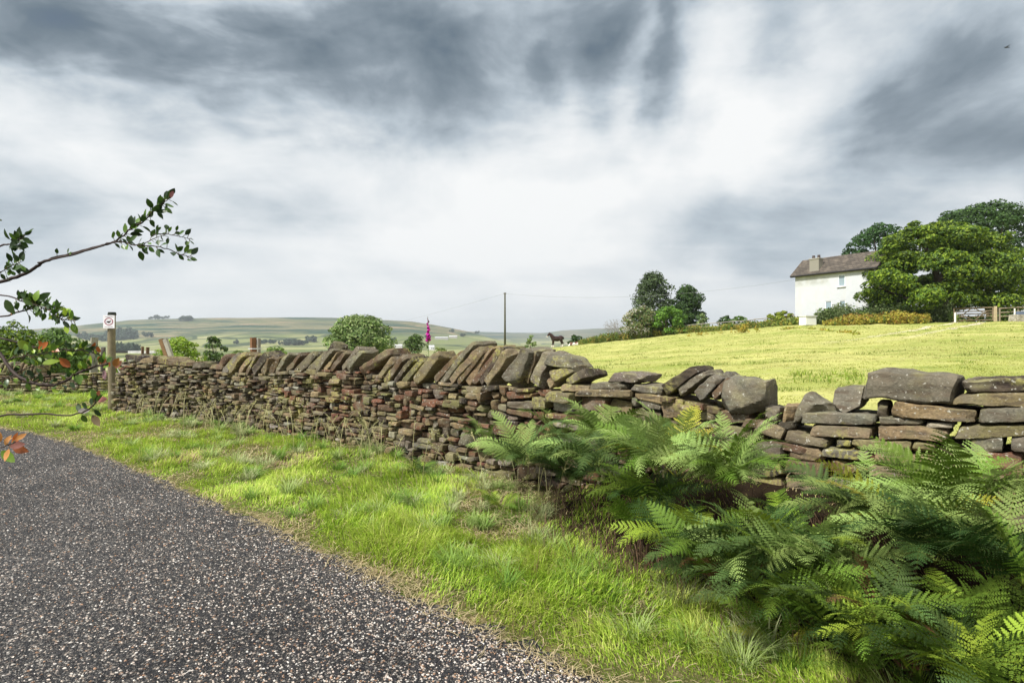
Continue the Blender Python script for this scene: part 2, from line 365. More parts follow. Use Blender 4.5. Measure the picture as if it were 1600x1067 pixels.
def height(X, Y):
    X = np.asarray(X, float); Y = np.asarray(Y, float)
    Ys = np.maximum(Y, .4); u = np.clip(X/Ys, -3, 3)
    dY = Y_wall(u)-Y; d = np.where((u > .9) | (Y < .5), (6.25-X-Y)/1.414, dY*.72)
    lump = (fbm(X*1.3, Y*1.3, 3)-.5)*.10 + (fbm(X*5, Y*5, 9, 2)-.5)*.035
    pd = np.where(Y > .6, (Ys-Y_path(u))*.75, -1)
    verge = sstep(.02, .35, pd)
    bank = .36*sstep(.95, .5, d)*sstep(.3, 1.6, X) + .03*sstep(1.5, .2, d)
    z_near = verge*(.02+lump*.8+bank)
    zw = .10+.45*sstep(-.25, .15, u)
    zf, yf = zf_yf(u)
    t = np.clip((Y-Y_wall(u)-.3)/(yf-Y_wall(u)), 0, None)
    tt = np.clip(t, 0, 1)
    z_field = zw+(zf-zw)*(tt**1.05)+lump*np.clip(Y/25, .4, 2)*np.where(t < 1, 1, 0)
    over = np.maximum(Y-yf, 0); plat = np.where(u > .42, 45.0, 0.0)
    fall = np.maximum(over-plat, 0)
    z_far = zf-np.minimum(fall*.16, 1e9)
    vall = -13.0+2.0*sstep(400, 1200, Y)
    z_b = np.where(t < 1, z_field, np.maximum(z_far, vall))
    p = u*F+CX
    e1 = 2400.; e2 = 4600.
    z1 = EYE+(HY-np.interp(p, R1[:, 0], R1[:, 1]))/F*e1
    z2 = EYE+(HY-np.interp(p, R2[:, 0], R2[:, 1]))/F*e2
    k = (Y-1100)/(e1-1100)
    rel = (fbm(X/260, Y/260, 21, 4)-.5)
    h1 = vall+(z1-vall)*sstep(0, 1, np.clip(k, 0, 1))*(1+0*rel)+rel*14*sstep(.05, .4, k)*sstep(1.02, .75, k)
    h1 = np.where(Y > e1, z1-(Y-e1)*.03, h1)
    k2 = (Y-2600)/(e2-2600)
    h2 = vall+(z2-vall)*sstep(0, 1, np.clip(k2, 0, 1))+rel*16*sstep(.1, .5, k2)*sstep(1.02, .8, k2)
    h2 = np.where(Y > e2, z2-(Y-e2)*.03, h2)
    z_b = np.where(Y > 1000, np.maximum(np.maximum(z_b, h1), h2), z_b)
    z = np.where(dY > -.28, z_near, z_b)
    return np.where(Y < .4, np.where(d < 0, .5, np.where(d < 1.2, .2, 0)), z)
def hz(x, y): return float(height(np.array([x]), np.array([y]))[0])

def build_land():
    a1 = np.arange(-62, 62, .22); a2 = np.arange(62, 298, 4.0)
    ang = np.radians(np.concatenate([a1, a2])); na = len(ang)
    r = np.concatenate([[.3], .3*np.exp(np.cumsum(np.concatenate([np.full(170, .0235), np.full(150, .026), np.full(60, .033)])))])
    r = r[r < 9000]; r = np.concatenate([r, [9000.]]); nr = len(r)
    A, RR = np.meshgrid(ang, r, indexing='ij')
    X = RR*np.sin(A); Y = RR*np.cos(A)
    Z = height(X, Y)
    V = np.stack([X, Y, Z], -1).reshape(-1, 3)
    i = np.arange(na)[:, None]; j = np.arange(nr-1)[None]; i2 = (i+1) % na
    Q = np.stack([i*nr+j, i*nr+j+1, i2*nr+j+1, i2*nr+j], -1)
    u = X/np.maximum(Y, .4)
    behind = (Y > Y_wall(np.clip(u, -3, 3))+.20) & (Y > .5) | ((X+Y > 6.6) & (Y <= 2))
    far = (RR > 105) & (Y > 0)
    bm = (behind.reshape(-1)[Q.reshape(-1, 4)].min(1)) > 0
    fm = (far.reshape(-1)[Q.reshape(-1, 4)].min(1)) > 0
    Qf = Q.reshape(-1, 4)
    p = u*F+CX
    moor = sstep(0, 1, np.clip((Z-(28+fbm(X/300, Y/300, 5)*40*0 - 0))/22, 0, 1))
    moor = np.clip(sstep(6, 26, Z+(fbm(X/150, Y/150, 5)-.5)*40)*np.where(Y > 1000, 1, 0) + sstep(3000, 3600, Y)*.6, 0, 1)
    dd_ = (Y_wall(np.clip(u, -3, 3))-Y)*.72; soil_shade = sstep(1.15, .8, dd_+(fbm(X*3, Y*3, 6, 3)-.5)*.5)*sstep(.1, .5, X)*sstep(3.6, 3.0, X)*(Y > .5)  # last mask: dark soil with painted shade, along the wall foot beneath the ferns
    col = np.stack([moor, soil_shade, moor*0], -1).reshape(-1, 3)
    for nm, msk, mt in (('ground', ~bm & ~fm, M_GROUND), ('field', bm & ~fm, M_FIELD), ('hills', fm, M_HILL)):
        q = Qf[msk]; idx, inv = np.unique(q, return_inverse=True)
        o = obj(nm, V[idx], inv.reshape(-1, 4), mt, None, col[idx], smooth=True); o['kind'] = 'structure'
build_land()

def build_path():
    n = len(PEDGE); E = PEDGE.copy()
    T = np.gradient(E, axis=0); T /= np.linalg.norm(T, axis=1)[:, None]; Nn = np.stack([T[:, 1], -T[:, 0]], 1)
    Nn *= np.sign((Nn*np.array([-1, -1])).sum(1))[:, None]
    s = np.arange(n)*.3
    E = E - Nn*((fbm(s*.8, s*0, 4)-.5)*.22+(fbm(s*5, s*0, 14, 2)-.5)*.10)[:, None]
    E = E - Nn*.03
    w = np.array([0, .3, .8, 1.6, 2.4, 3.2, 4.0, 5.0])
    V = np.zeros((n, len(w), 3)); V[..., :2] = E[:, None]+Nn[:, None]*w[None, :, None]; V[..., 2] = .004
    V[:, 0, 2] = .004
    i = np.arange(n-1)[:, None]*len(w); j = np.arange(len(w)-1)[None]
    Q = np.stack([i+j, i+j+1, i+len(w)+j+1, i+len(w)+j], -1).reshape(-1, 4)
    o = obj('path', V.reshape(-1, 3), Q[:, ::-1], M_PATH); o['kind'] = 'structure'
build_path()
# ---------------------------------------------------------------- dry stone walls
def cube_template(n):
    pts = {}; V = []; Q = []
    def vid(a):
        if a not in pts: pts[a] = len(V); V.append([2*c/n-1 for c in a])
        return pts[a]
    for ax in range(3):
        for side in (0, n):
            b, c = [(1, 2), (2, 0), (0, 1)][ax]
            for i in range(n):
                for j in range(n):
                    q = []
                    for (di, dj) in ((0, 0), (1, 0), (1, 1), (0, 1)):
                        a = [0, 0, 0]; a[ax] = side; a[b] = i+di; a[c] = j+dj; q.append(vid(tuple(a)))
                    Q.append(q if side else q[::-1])
    return np.array(V), np.array(Q)
TPL = {n: cube_template(n) for n in (4, 6, 8, 12)}
PALS = {'buff': (.235, .18, .10), 'grey': (.165, .148, .112), 'brown': (.115, .075, .044), 'red': (.145, .068, .042), 'dark': (.048, .038, .03), 'olive': (.17, .155, .07), 'pale': (.32, .295, .235)}
def stone_geo(quad, depth, frame, n=6, chips=7, rough=.07, k=7., yoff=0.0, rg=None):
    """quad: front face corners (s,z) bl,br,tr,tl ; frame(s,z,d)->world. returns verts, quads"""
    rg = rg or rng
    T, Q = TPL[n]
    r = (np.abs(T)**k).sum(1)**(1/k); P = T/r[:, None]
    q = np.asarray(quad, float); w = .5*(np.linalg.norm(q[1]-q[0])+np.linalg.norm(q[2]-q[3])); h = .5*(np.linalg.norm(q[3]-q[0])+np.linalg.norm(q[2]-q[1]))
    size = np.array([w, depth, h])/2; Pm = P*size; mn = min(size)
    for _ in range(chips):                                   # knock off corners and edges
        d = rg.normal(size=3); d /= np.linalg.norm(d); d = np.sign(d)*np.abs(d)**.75; d /= np.linalg.norm(d)
        sup = (np.abs(d)*size).sum(); c = sup - mn*rg.uniform(.18, 1.0)
        o = Pm@d-c; m = o > 0; Pm[m] -= o[m][:, None]*d
    for f, a in ((1.3, .55), (3.2, .32), (7.5, .22)):
        for ax in range(3):
            kv = rg.normal(size=3)*f/max(mn*2.2, .03); Pm[:, ax] += np.sin(Pm@kv+rg.uniform(0, 6.3))*a*rough*mn*1.3
    a = Pm[:, 0]/size[0]*.5+.5; b = Pm[:, 2]/size[2]*.5+.5
    sz = (q[0]*(1-a)[:, None]+q[1]*a[:, None])*(1-b)[:, None]+(q[3]*(1-a)[:, None]+q[2]*a[:, None])*b[:, None]
    return frame(sz[:, 0], sz[:, 1], Pm[:, 1]+depth/2+yoff), Q
def wall_frame(s, z, d):
    p, n = wpt(s); d = d+.07*z                               # battered face
    return np.concatenate([p+n*np.asarray(d)[:, None], np.asarray(z)[:, None]], 1)
def gz(s):
    p, _ = wpt(s); return height(p[:, 0]-.02, p[:, 1]-.08)
def pack(s0, s1, base, top, hsize, rg, obst=None):
    """fill from the ground up: always lay the next stone in the lowest gap"""
    ds = .015; n = int((s1-s0)/ds); S = s0+(np.arange(n)+.5)*ds
    H = base(S); Tp = top(S); out = []; done = H >= Tp-.02
    for it in range(9000):
        Hm = np.where(done, 1e9, H); i = int(np.argmin(Hm))
        if Hm[i] > 1e8: break
        z = H[i]; a = i
        while a > 0 and H[a-1] <= z+.012 and not done[a-1]: a -= 1
        b = i
        while b < n-1 and H[b+1] <= z+.012 and not done[b+1]: b += 1
        gap = b-a+1; hs = hsize(S[i]); h = hs*rg.choice([.55, .75, 1., 1.25, 1.6], p=[.2, .27, .27, .18, .08])*rg.uniform(.9, 1.1)
        w = max(int(hs*rg.uniform(1.6, 5.0)/ds), 3)
        if gap*ds < hs*.8:
            w = gap; h = min(h*.7, hs*.7)
        elif gap-w < hs*1.2/ds: w = gap
        if w*ds > hs*6: w = int(w*.5)
        st = a if rg.random() < .5 or w == gap else b-w+1
        sl = slice(st, st+w); zb = H[sl].max()
        ht = min(h, Tp[sl].mean()-zb+hs*.25)
        if ht < .02: done[sl] = True; continue
        if w*ds > .035:
            g = .003+hs*rg.uniform(.02, .11)
            out.append((S[st]-ds/2+g, S[st+w-1]+ds/2-g, zb+g*.6, zb+ht-g*.6))
        H[sl] = zb+ht; done[sl] |= H[sl] >= Tp[sl]-.02
    return out
def tint(rg, name, v=.18):
    c = np.array(PALS[name])*.86*rg.uniform(1-v, 1+v); return c*(1+rg.normal(size=3)*.04)

wall = empty('dry_stone_wall', (float(WPOLY[300, 0]), float(WPOLY[300, 1]), 0))
tag(wall, 'weathered brown and grey dry stone wall running diagonally from the signpost to the ferns', 'stone wall')
wl = np.array(wall.location)
PY = lambda px, py: px2wall(px, py)
# body top line read off the photograph
TOPP = [(165, 566), (200, 563), (250, 572), (300, 575), (345, 583), (420, 582), (500, 577), (560, 579), (620, 598), (700, 600), (780, 604), (830, 612), (880, 612), (980, 622), (1030, 622), (1090, 636), (1150, 652), (1190, 690), (1230, 704), (1290, 702), (1330, 709), (1460, 728), (1520, 712), (1527, 748), (1600, 748), (1648, 750), (1656, 602), (1700, 598), (2400, 590)]
TS = np.array([PY(*t)[0] for t in TOPP]); TZ = np.array([PY(*t)[1] for t in TOPP])
_hm = 1.02
def top_fn(S): return np.where(S < TS[-2], np.interp(S, TS, TZ), TZ[-2])+0.0
def hsize_fn(S): return float(np.interp(S, [0, 4, 6.5, 9, 10.5, 12], [.058, .055, .060, .070, .098, .12]))
rg = np.random.default_rng(11)
S_END = float(WS[-1]-.1)
base_fn = lambda S: np.minimum(gz(S)-.03, np.interp(S, TS, TZ)-.1)
stones = pack(.02, S_END, base_fn, top_fn, hsize_fn, rg)
recs = []                                                     # (quad, depth, yoff, palette, part kind)
for (a, b, z0, z1) in stones:
    p, _ = wpt(np.array([a])); px = CX+F*p[0, 0]/max(p[0, 1], .3); hh = z1-z0; zz = (z0+z1)/2
    t = rg.normal()*.018; j = lambda: rg.normal()*hh*.085
    if (b-a) > hh*2 and rg.random() < .3: t += rg.normal()*.03
    dz = t*(b-a)
    quad = [(a+j(), z0-dz/2+j()), (b+j(), z0+dz/2+j()), (b+j(), z1+dz/2+j()), (a+j(), z1-dz/2+j())]
    redz = np.exp(-((px-760)/150)**2)*(.45 if .45 < zz < .95 else .1) + np.exp(-((px-520)/120)**2)*.15
    lo = sstep(.35, .05, zz)
    if px < 420: pr = dict(buff=.25, grey=.18, brown=.22, red=.03, dark=.2, olive=.12, pale=.25*lo+.02)
    elif px < 1000: pr = dict(buff=.22, grey=.12, brown=.25, red=.12+redz, dark=.12, olive=.18, pale=.04+.2*lo)
    else: pr = dict(buff=.3, grey=.22, brown=.25, red=.08, dark=.06, olive=.15, pale=.05)
    ks = list(pr); pv = np.array([pr[k_] for k_ in ks]); nm = ks[rg.choice(len(ks), p=pv/pv.sum())]
    recs.append([quad, rg.uniform(.20, .42), rg.normal()*.04, nm, 'body', p[0]])
# big face stones seen in the photograph, set a little proud
def pq(*pts): return [px2wall(x, y) for x, y in pts]
for pts, nm in (([(546, 652), (569, 652), (570, 618), (549, 616)], 'red'), ([(601, 652), (632, 655), (642, 630), (610, 619)], 'red'), ([(690, 636), (716, 638), (716, 626), (690, 625)], 'olive')):
    recs.append([pq(*pts), .3, -.045, nm, 'body', wpt(np.array([px2s(pts[0][0])]))[0][0]])
# explicit loose and top stones on the right: corners bl, br, tr, tl in photo pixels -> wall plane
EX = [
 ([(1332, 626), (1488, 634), (1500, 590), (1345, 580)], .55, 0, 'grey'), ([(1500, 614), (1640, 616), (1640, 592), (1500, 596)], .5, .02, 'dark'),
 ([(1474, 634), (1640, 640), (1640, 613), (1500, 617)], .5, .02, 'buff'), ([(1362, 653), (1380, 655), (1380, 630), (1364, 629)], .2, .05, 'grey'),
 ([(1384, 653), (1520, 663), (1524, 645), (1390, 629)], .5, 0, 'buff'), ([(1523, 662), (1650, 664), (1650, 637), (1530, 641)], .5, 0, 'grey'),
 ([(1247, 663), (1360, 666), (1361, 650), (1247, 645)], .45, 0, 'grey'), ([(1370, 665), (1440, 665), (1436, 658), (1364, 652)], .4, .03, 'grey'),
 ([(1260, 682), (1356, 688), (1357, 671), (1262, 665)], .45, .01, 'buff'), ([(1369, 688), (1478, 692), (1476, 672), (1370, 666)], .45, 0, 'buff'),
 ([(1440, 671), (1485, 671), (1484, 663), (1442, 662)], .3, .03, 'pale'), ([(1485, 688), (1650, 683), (1650, 665), (1486, 668)], .5, .01, 'olive'),
 ([(1167, 672), (1215, 688), (1221, 671), (1180, 656)], .45, -.01, 'buff'), ([(1221, 690), (1287, 702), (1291, 690), (1226, 671)], .45, -.01, 'buff'),
 ([(1190, 700), (1258, 713), (1264, 702), (1196, 687)], .45, 0, 'brown'), ([(1326, 700), (1420, 708), (1421, 692), (1328, 688)], .45, 0, 'buff'),
 ([(1421, 708), (1460, 713), (1459, 697), (1424, 692)], .4, 0, 'olive'), ([(1514, 706), (1564, 708), (1566, 687), (1514, 685)], .45, 0, 'grey'),
 ([(1579, 709), (1650, 712), (1650, 685), (1580, 686)], .45, 0, 'grey'), ([(1525, 743), (1597, 748), (1596, 712), (1526, 706)], .45, -.02, 'red'),
 ([(1465, 722), (1512, 724), (1512, 694), (1464, 696)], .4, .02, 'brown'), ([(1278, 716), (1352, 720), (1354, 706), (1280, 702)], .4, 0, 'grey'),
 ([(1360, 724), (1455, 728), (1457, 714), (1362, 709)], .4, 0, 'buff'), ([(1300, 700), (1324, 700), (1324, 690), (1302, 690)], .4, .02, 'grey'),
 ([(1116, 642), (1190, 652), (1194, 590), (1122, 588)], .42, -.03, 'grey'), ([(1186, 660), (1208, 660), (1208, 640), (1188, 636)], .3, .03, 'grey'),
 ([(1206, 666), (1230, 667), (1232, 640), (1212, 634)], .3, .05, 'buff'), ([(1231, 662), (1290, 650), (1278, 626), (1252, 612)], .34, .02, 'grey'),
 ([(1289, 646), (1334, 644), (1335, 608), (1290, 606)], .34, .05, 'grey'), ([(1208, 672), (1236, 672), (1236, 662), (1210, 660)], .3, .02, 'dark'),
 ([(941, 597), (992, 599), (996, 586), (946, 581)], .4, 0, 'grey'), ([(865, 611), (913, 612), (912, 603), (870, 600)], .35, 0, 'buff'),
 ([(913, 609), (968, 610), (966, 600), (914, 599)], .35, .01, 'grey'), ([(890, 620), (978, 622), (979, 611), (892, 609)], .4, -.01, 'buff'),
 ([(976, 610), (1026, 619), (1029, 608), (984, 600)], .4, 0, 'grey'), ([(980, 622), (1060, 640), (1062, 626), (984, 612)], .4, .0, 'buff'),
 ([(1150, 668), (1186, 676), (1188, 660), (1152, 652)], .4, .02, 'brown'), ([(1060, 640), (1116, 652), (1118, 640), (1062, 626)], .4, .02, 'brown')]
for pts, dp, yo, nm in EX:
    recs.append([pq(*pts), dp, yo, nm, 'big', wpt(np.array([px2s(pts[0][0])]))[0][0]])
def slab(bx, by, tx, ty, th, depth=.38, nm='buff', yo=0.0, lean=1):
    b = np.array(px2wall(bx, by)); t = np.array(px2wall(tx, ty)); s, _ = wpt(np.array([b[0]])); w = th/F*float(np.linalg.norm(s[0]))*1.0
    d = (t-b)/np.linalg.norm(t-b); n = np.array([d[1], -d[0]]); k1 = rg.uniform(.75, 1.1); k2 = rg.uniform(.45, 1.0)
    q = [b-n*w*.5*k1, b+n*w*.5*k1, t+n*w*.5*k2, t-n*w*.5*k2]
    recs.append([q, depth, yo, nm, 'cope', s[0]])
x = 326.
while x < 548:                                                # close-set slanting copes
    y0 = np.interp(x, [326, 420, 500, 550], [584, 584, 579, 578]); L = rg.uniform(28, 40)*np.interp(x, [326, 550], [.82, 1.0]); dx = rg.uniform(.45, .8)*L
    th = rg.uniform(8.5, 15)
    slab(x, y0, x+dx, y0-L*.95, th, rg.uniform(.3, .42), rg.choice(['buff', 'dark', 'brown', 'grey']), rg.normal()*.02); x += th*rg.uniform(.95, 1.15)
slab(497, 572, 508, 536, 22, .2, 'dark', .05)
for a in ((556, 580, 600, 549, 16, .42, 'brown', -.02), (578, 599, 604, 560, 11, .36, 'buff'), (594, 597, 620, 556, 13, .40, 'brown'), (607, 598, 634, 560, 11, .36, 'dark'),
          (622, 598, 650, 561, 11, .36, 'olive'), (640, 594, 680, 553, 26, .30, 'buff', -.03), (668, 597, 713, 548, 12, .36, 'brown'), (679, 597, 729, 535, 14, .42, 'grey'),
          (694, 597, 740, 545, 13, .38, 'buff'), (707, 599, 746, 548, 12, .36, 'brown'), (720, 600, 757, 540, 14, .42, 'buff', .03), (731, 600, 768, 545, 12, .36, 'brown'), (741, 601, 776, 542, 12, .4, 'dark'),
          (753, 600, 784, 548, 17, .34, 'buff', -.02), (788, 600, 820, 538, 32, .44, 'grey', -.04), (826, 605, 840, 552, 26, .36, 'grey', -.02), (808, 596, 826, 547, 14, .32, 'brown', .04),
          (850, 589, 884, 577, 20, .38, 'buff'), (874, 601, 908, 581, 16, .36, 'dark'), (846, 601, 862, 590, 18, .36, 'buff', .02), (1030, 611, 1078, 577, 24, .44, 'dark', -.02), (1052, 615, 1095, 582, 15, .42, 'grey'),
          (1084, 620, 1116, 588, 19, .44, 'grey', -.02), (1106, 622, 1132, 594, 13, .42, 'brown')):
    slab(*a)
recs.append([pq((838, 570), (886, 577), (872, 560), (838, 548)), .40, 0., 'grey', 'cope', wpt(np.array([px2s(855)]))[0][0]])
# irregular flat capping near the signpost
x = 186.
while x < 330:
    w = rg.uniform(16, 30); y0 = np.interp(x, [186, 330], [563, 577]); t = rg.normal()*3
    recs.append([pq((x, y0+1+t*.5), (x+w, y0+2-t*.5), (x+w-2, y0-rg.uniform(5, 10)-t), (x+2, y0-rg.uniform(5, 10)+t)), .4, rg.normal()*.03, rg.choice(['dark', 'grey', 'buff', 'brown']), 'cope', wpt(np.array([px2s(x)]))[0][0]]); x += w*.9
def app_size(r):
    q = np.array(r[0]); return abs((q[2]-q[0])[0]*(q[2]-q[0])[1])/max(np.linalg.norm(r[5]), .5)**2
body = [r for r in recs if r[4] != 'cope']; cope = [r for r in recs if r[4] == 'cope']
def visible(r): return r[5][1] > 2.3
body.sort(key=lambda r: -app_size(r) if visible(r) else 0)
def sobj(*a, **k):
    o = obj(*a, **k); o.data.set_sharp_from_angle(angle=R(27)); return o
def add_stone(r, mb=None, n=6):
    big = r[4] != 'body'
    V, Q = stone_geo(r[0], r[1], wall_frame, n=n, chips=10 if big else 8, rough=.17 if big else .15, k=18., yoff=r[2], rg=rg)
    c = tint(rg, r[3])
    if mb is None:
        loc = V.mean(0); o = sobj('coping_stone' if r[4] == 'cope' else 'wall_stone', V-loc, Q, M_STONE, wall, np.tile(c, (len(V), 1)), smooth=True); o.location = loc-wl
    else: mb.add(V-wl, Q=Q, col=c)
for r in cope: add_stone(r, None, 12)
for r in body[:100]: add_stone(r, None, 12 if r[4] == 'big' else 8)
mb = MB()
for r in body[100:]: add_stone(r, mb, 6)
o = mb.build('coursed_stonework', M_STONE, wall, smooth=True); o.data.set_sharp_from_angle(angle=R(27)); o['kind'] = 'stuff'
# dark packed hearting between the two faces
def core(frame, S, top, d0, d1, name, parent, loc):
    n = len(S); V = []
    for dd, zz in ((d0, np.full(n, -.3)), (d0+.02, top), (d1-.02, top), (d1, np.full(n, -.3))): V.append(frame(S, zz, np.full(n, dd)))
    V = np.stack(V, 1).reshape(-1, 3)-loc; i = np.arange(n-1)[:, None]*4; j = np.arange(3)[None]
    return obj(name, V, np.stack([i+j, i+4+j, i+5+j, i+1+j], -1).reshape(-1, 4), M_CORE, parent)
Sx = np.linspace(.1, S_END-.05, 200)
core(wall_frame, Sx, np.minimum(top_fn(Sx)-.05, 1.05), .10, .34, 'hearting', wall, wl)

# the farther wall beyond the gap
LS = np.concatenate([[0], np.cumsum(np.linalg.norm(np.diff(LW, axis=0), axis=1))])
def lw_frame(s, z, d):
    p = np.stack([np.interp(s, LS, LW[:, 0]), np.interp(s, LS, LW[:, 1])], 1); return np.concatenate([p+np.asarray(d)[:, None]*np.array([0.05, 1]), np.asarray(z)[:, None]], 1)
rg2 = np.random.default_rng(5)
w2 = empty('dry_stone_wall', (-20, 17.2, 0)); w2l = np.array(w2.location)
tag(w2, 'low distant dry stone wall behind the overhanging leafy shrub at the left edge', 'stone wall')
lz = lambda S: np.full(len(S), .10)
top2 = lambda S: .60+.03*np.sin(S*1.7)
mb = MB()
for (a, b, z0, z1) in pack(8., float(LS[-1]), lz, top2, lambda s: .075, rg2):
    V, Q = stone_geo([(a, z0), (b, z0), (b, z1), (a, z1)], .35, lw_frame, n=4, chips=4, rg=rg2, yoff=rg2.normal()*.015)
    mb.add(V-w2l, Q=Q, col=tint(rg2, rg2.choice(['buff', 'olive', 'brown', 'dark', 'pale'])))
o = mb.build('coursed_stonework', M_STONE, w2, True)
s_ = 8.2; cnt = 0
while s_ < LS[-1]-.2:
    t_ = rg2.uniform(.09, .16); L = rg2.uniform(.24, .36); q = [(s_, .58), (s_+t_, .58), (s_+t_+.10, .58+L), (s_+.10, .58+L)]
    V, Q = stone_geo(q, .36, lw_frame, n=4, chips=6, rough=.12, rg=rg2)
    V = V-w2l; loc = V.mean(0); o = obj('coping_stone', V-loc, Q, M_STONE, w2, np.tile(tint(rg2, rg2.choice(['buff', 'olive', 'brown', 'grey'])), (len(V), 1)), True); o.location = loc; s_ += t_*1.05; cnt += 1
    if cnt > 96: break
Sl = np.linspace(8.05, float(LS[-1])-.03, 40); core(lw_frame, Sl, top2(Sl)-.05, .08, .3, 'hearting', w2, w2l)
# ---------------------------------------------------------------- grass
def blades(P, h, w, az, bend, col, tipcol=None, segs=3):
    """P (N,3) roots; curved tapering blades, one quad strip each"""
    N_ = len(P); dx = np.stack([np.cos(az), np.sin(az)], 1); sx = np.stack([-np.sin(az), np.cos(az)], 1)
    ts = np.linspace(0, 1, segs+1); V = []; C = []
    for t in ts:
        a = bend*t; r = np.where(bend > .05, np.sin(np.minimum(a, 2.6))*h*t*.8, 0)+.0*h; z = h*t*np.cos(np.clip(a, 0, 2.2)*.62)
        c = P.copy(); c[:, :2] += dx*r[:, None]; c[:, 2] += z
        ww = (w*(1-t)**.7*.5)[:, None] if t < 1 else (w*.04)[:, None]
        L = c.copy(); L[:, :2] -= sx*ww; Rr = c.copy(); Rr[:, :2] += sx*ww
        V += [L, Rr]; cc = col if tipcol is None else col*(1-t)+tipcol*t; C += [cc, cc]
    V = np.stack(V, 1); C = np.stack(C, 1); m = V.shape[1]
    b = np.arange(N_)[:, None]*m; Q = []
    for i in range(segs): Q.append(np.concatenate([b+2*i, b+2*i+1, b+2*i+3, b+2*i+2], 1))
    return V.reshape(-1, 3), np.vstack(Q), C.reshape(-1, 3)
def sample_verge(n, rg, ulo=-1.05, uhi=1.15):
    u = rg.uniform(ulo, uhi, n*3); t = rg.random(n*3)
    a = Y_path(u); b = Y_wall(u)+.02; Y = a+(b-a)*t; X = u*Y
    wgt = np.minimum(1, (Y*(b-a)/12)**.35*.8+.1)
    k = (rg.random(n*3) < wgt) & (Y > .9); X, Y, t, u = X[k][:n], Y[k][:n], t[k][:n], u[k][:n]
    return X, Y, (Y-Y_path(u))*.75, (Y_wall(u)-Y)*.72
def build_grass():
    rg = np.random.default_rng(3)
    GR = np.array([(.17, .28, .028), (.26, .40, .04), (.35, .46, .06), (.43, .48, .12), (.11, .19, .03)])
    X, Y, dp, dw = sample_verge(210000, rg)
    dead = fbm(X*1.1+4, Y*1.1, 41, 4)
    dead = np.clip(sstep(.54, .68, dead), 0, 1)
    cl = fbm(X*3.2, Y*3.2, 5, 3); cl2 = fbm(X*.9, Y*.9, 8, 3)
    shade = sstep(1.35, .7, dw)*sstep(.1, 1.0, X)            # few blades survive under the ferns
    keep = (rg.random(len(X)) > .55*dead) & (rg.random(len(X)) > .93*shade) & (rg.random(len(X)) < .25+sstep(-.05, .3, dp+(cl-.5)*.35)) & (rg.random(len(X)) < .5+cl)
    X, Y, dp, dw, cl, cl2, dead = [a[keep] for a in (X, Y, dp, dw, cl, cl2, dead)]; n = len(X)
    h = (.035+.085*sstep(.3, .75, cl)*sstep(.0, .5, dp)+.05*sstep(.45, .7, cl2)) * rg.uniform(.5, 1.3, n)
    h *= .85-.35*sstep(.7, .1, dw); h *= sstep(-.1, .5, dp)*.65+.35; h *= 1-.35*dead
    az = fbm(X*1.5, Y*1.5, 77, 3)*9+rg.normal(size=n)*.9; bend = rg.uniform(.25, 1.7, n)
    g = cl*3.2+rg.random(n)*2.0-.5; gi = np.clip(g, 0, 3.999); i0 = gi.astype(int); col = GR[i0]*(rg.uniform(.75, 1.25, n)[:, None])
    st = rg.random(n) < .05+.42*dead+.35*sstep(.22, .0, dp)
    straw = np.array([.42, .34, .17])*rg.uniform(.6, 1.25, (n, 1)); col[st] = straw[st]
    P = np.stack([X, Y, height(X, Y)-.004], 1)
    w = (.0034+.00075*Y)*rg.uniform(.6, 1.5, n)
    col = np.clip(col*1.12, 0, .8)
    V, Q, C = blades(P, h, w, az, bend, col*.9, np.clip(col*1.2, 0, 1))
    o = obj('grass', V, Q, M_GRASS, None, C); tag(o, 'bright green grass growing on the verge between path and wall', None, kind='stuff')
    # tussocks: long arching blades in tufts, thick along the foot of the wall
    nt = 330; X, Y, dp, dw = sample_verge(nt*4, rg, -.95, 1.0)
    k = (dp > .35) & ((dw < .65) & (fbm(X*.9, Y*.9, 55, 2) > .5) | (rg.random(len(X)) < .2)) & ~((X > .3) & (dw < 1.0)); X, Y, dw = X[k][:nt], Y[k][:nt], dw[k][:nt]; m = 85
    n = len(X)*m; ti = np.repeat(np.arange(len(X)), m); a = rg.uniform(0, 6.283, n); rr = rg.random(n)**.5*rg.uniform(.03, .10, len(X))[ti]
    x = X[ti]+np.cos(a)*rr; y = Y[ti]+np.sin(a)*rr; big = rg.uniform(.6, 1.25, len(X))[ti]
    P = np.stack([x, y, height(x, y)-.005], 1)
    tc = np.array([(.15, .27, .04), (.22, .34, .07), (.29, .38, .12), (.36, .40, .19)])[rg.integers(0, 4, len(X))][ti]*rg.uniform(.8, 1.2, (n, 1))
    V, Q, C = blades(P, big*rg.uniform(.08, .20, n), .0038+.0006*y, a+rg.normal(size=n)*.5+.3, rg.uniform(.7, 2.1, n), tc*.8, tc*1.3, 4)
    o = obj('grass_tufts', V, Q, M_GRASS, None, C); tag(o, 'long pale green arching grass tufts along the foot of the wall', None, kind='stuff')
    # dry straw: flattened along the path edge and in dead patches
    X, Y, dp, dw = sample_verge(60000, rg); dead = sstep(.54, .66, fbm(X*1.1+4, Y*1.1, 41, 4))
    k = ~((X > .2) & (dw < 1.1)) & (rg.random(len(X)) < .10+.6*dead+.35*sstep(.16, .04, dp)*sstep(.35, .6, fbm(X*2, Y*2, 61, 3))); X, Y = X[k], Y[k]
    n2 = 1800; u = rg.uniform(-1., .9, n2); yy = Y_path(u)-rg.exponential(.06, n2); X = np.append(X, u*yy); Y = np.append(Y, yy); kk = Y > .9; X, Y = X[kk], Y[kk]; n = len(X)
    P = np.stack([X, Y, height(X, Y)+rg.uniform(.006, .03, n)], 1); az = rg.uniform(0, 6.283, n); L = rg.uniform(.02, .11, n)
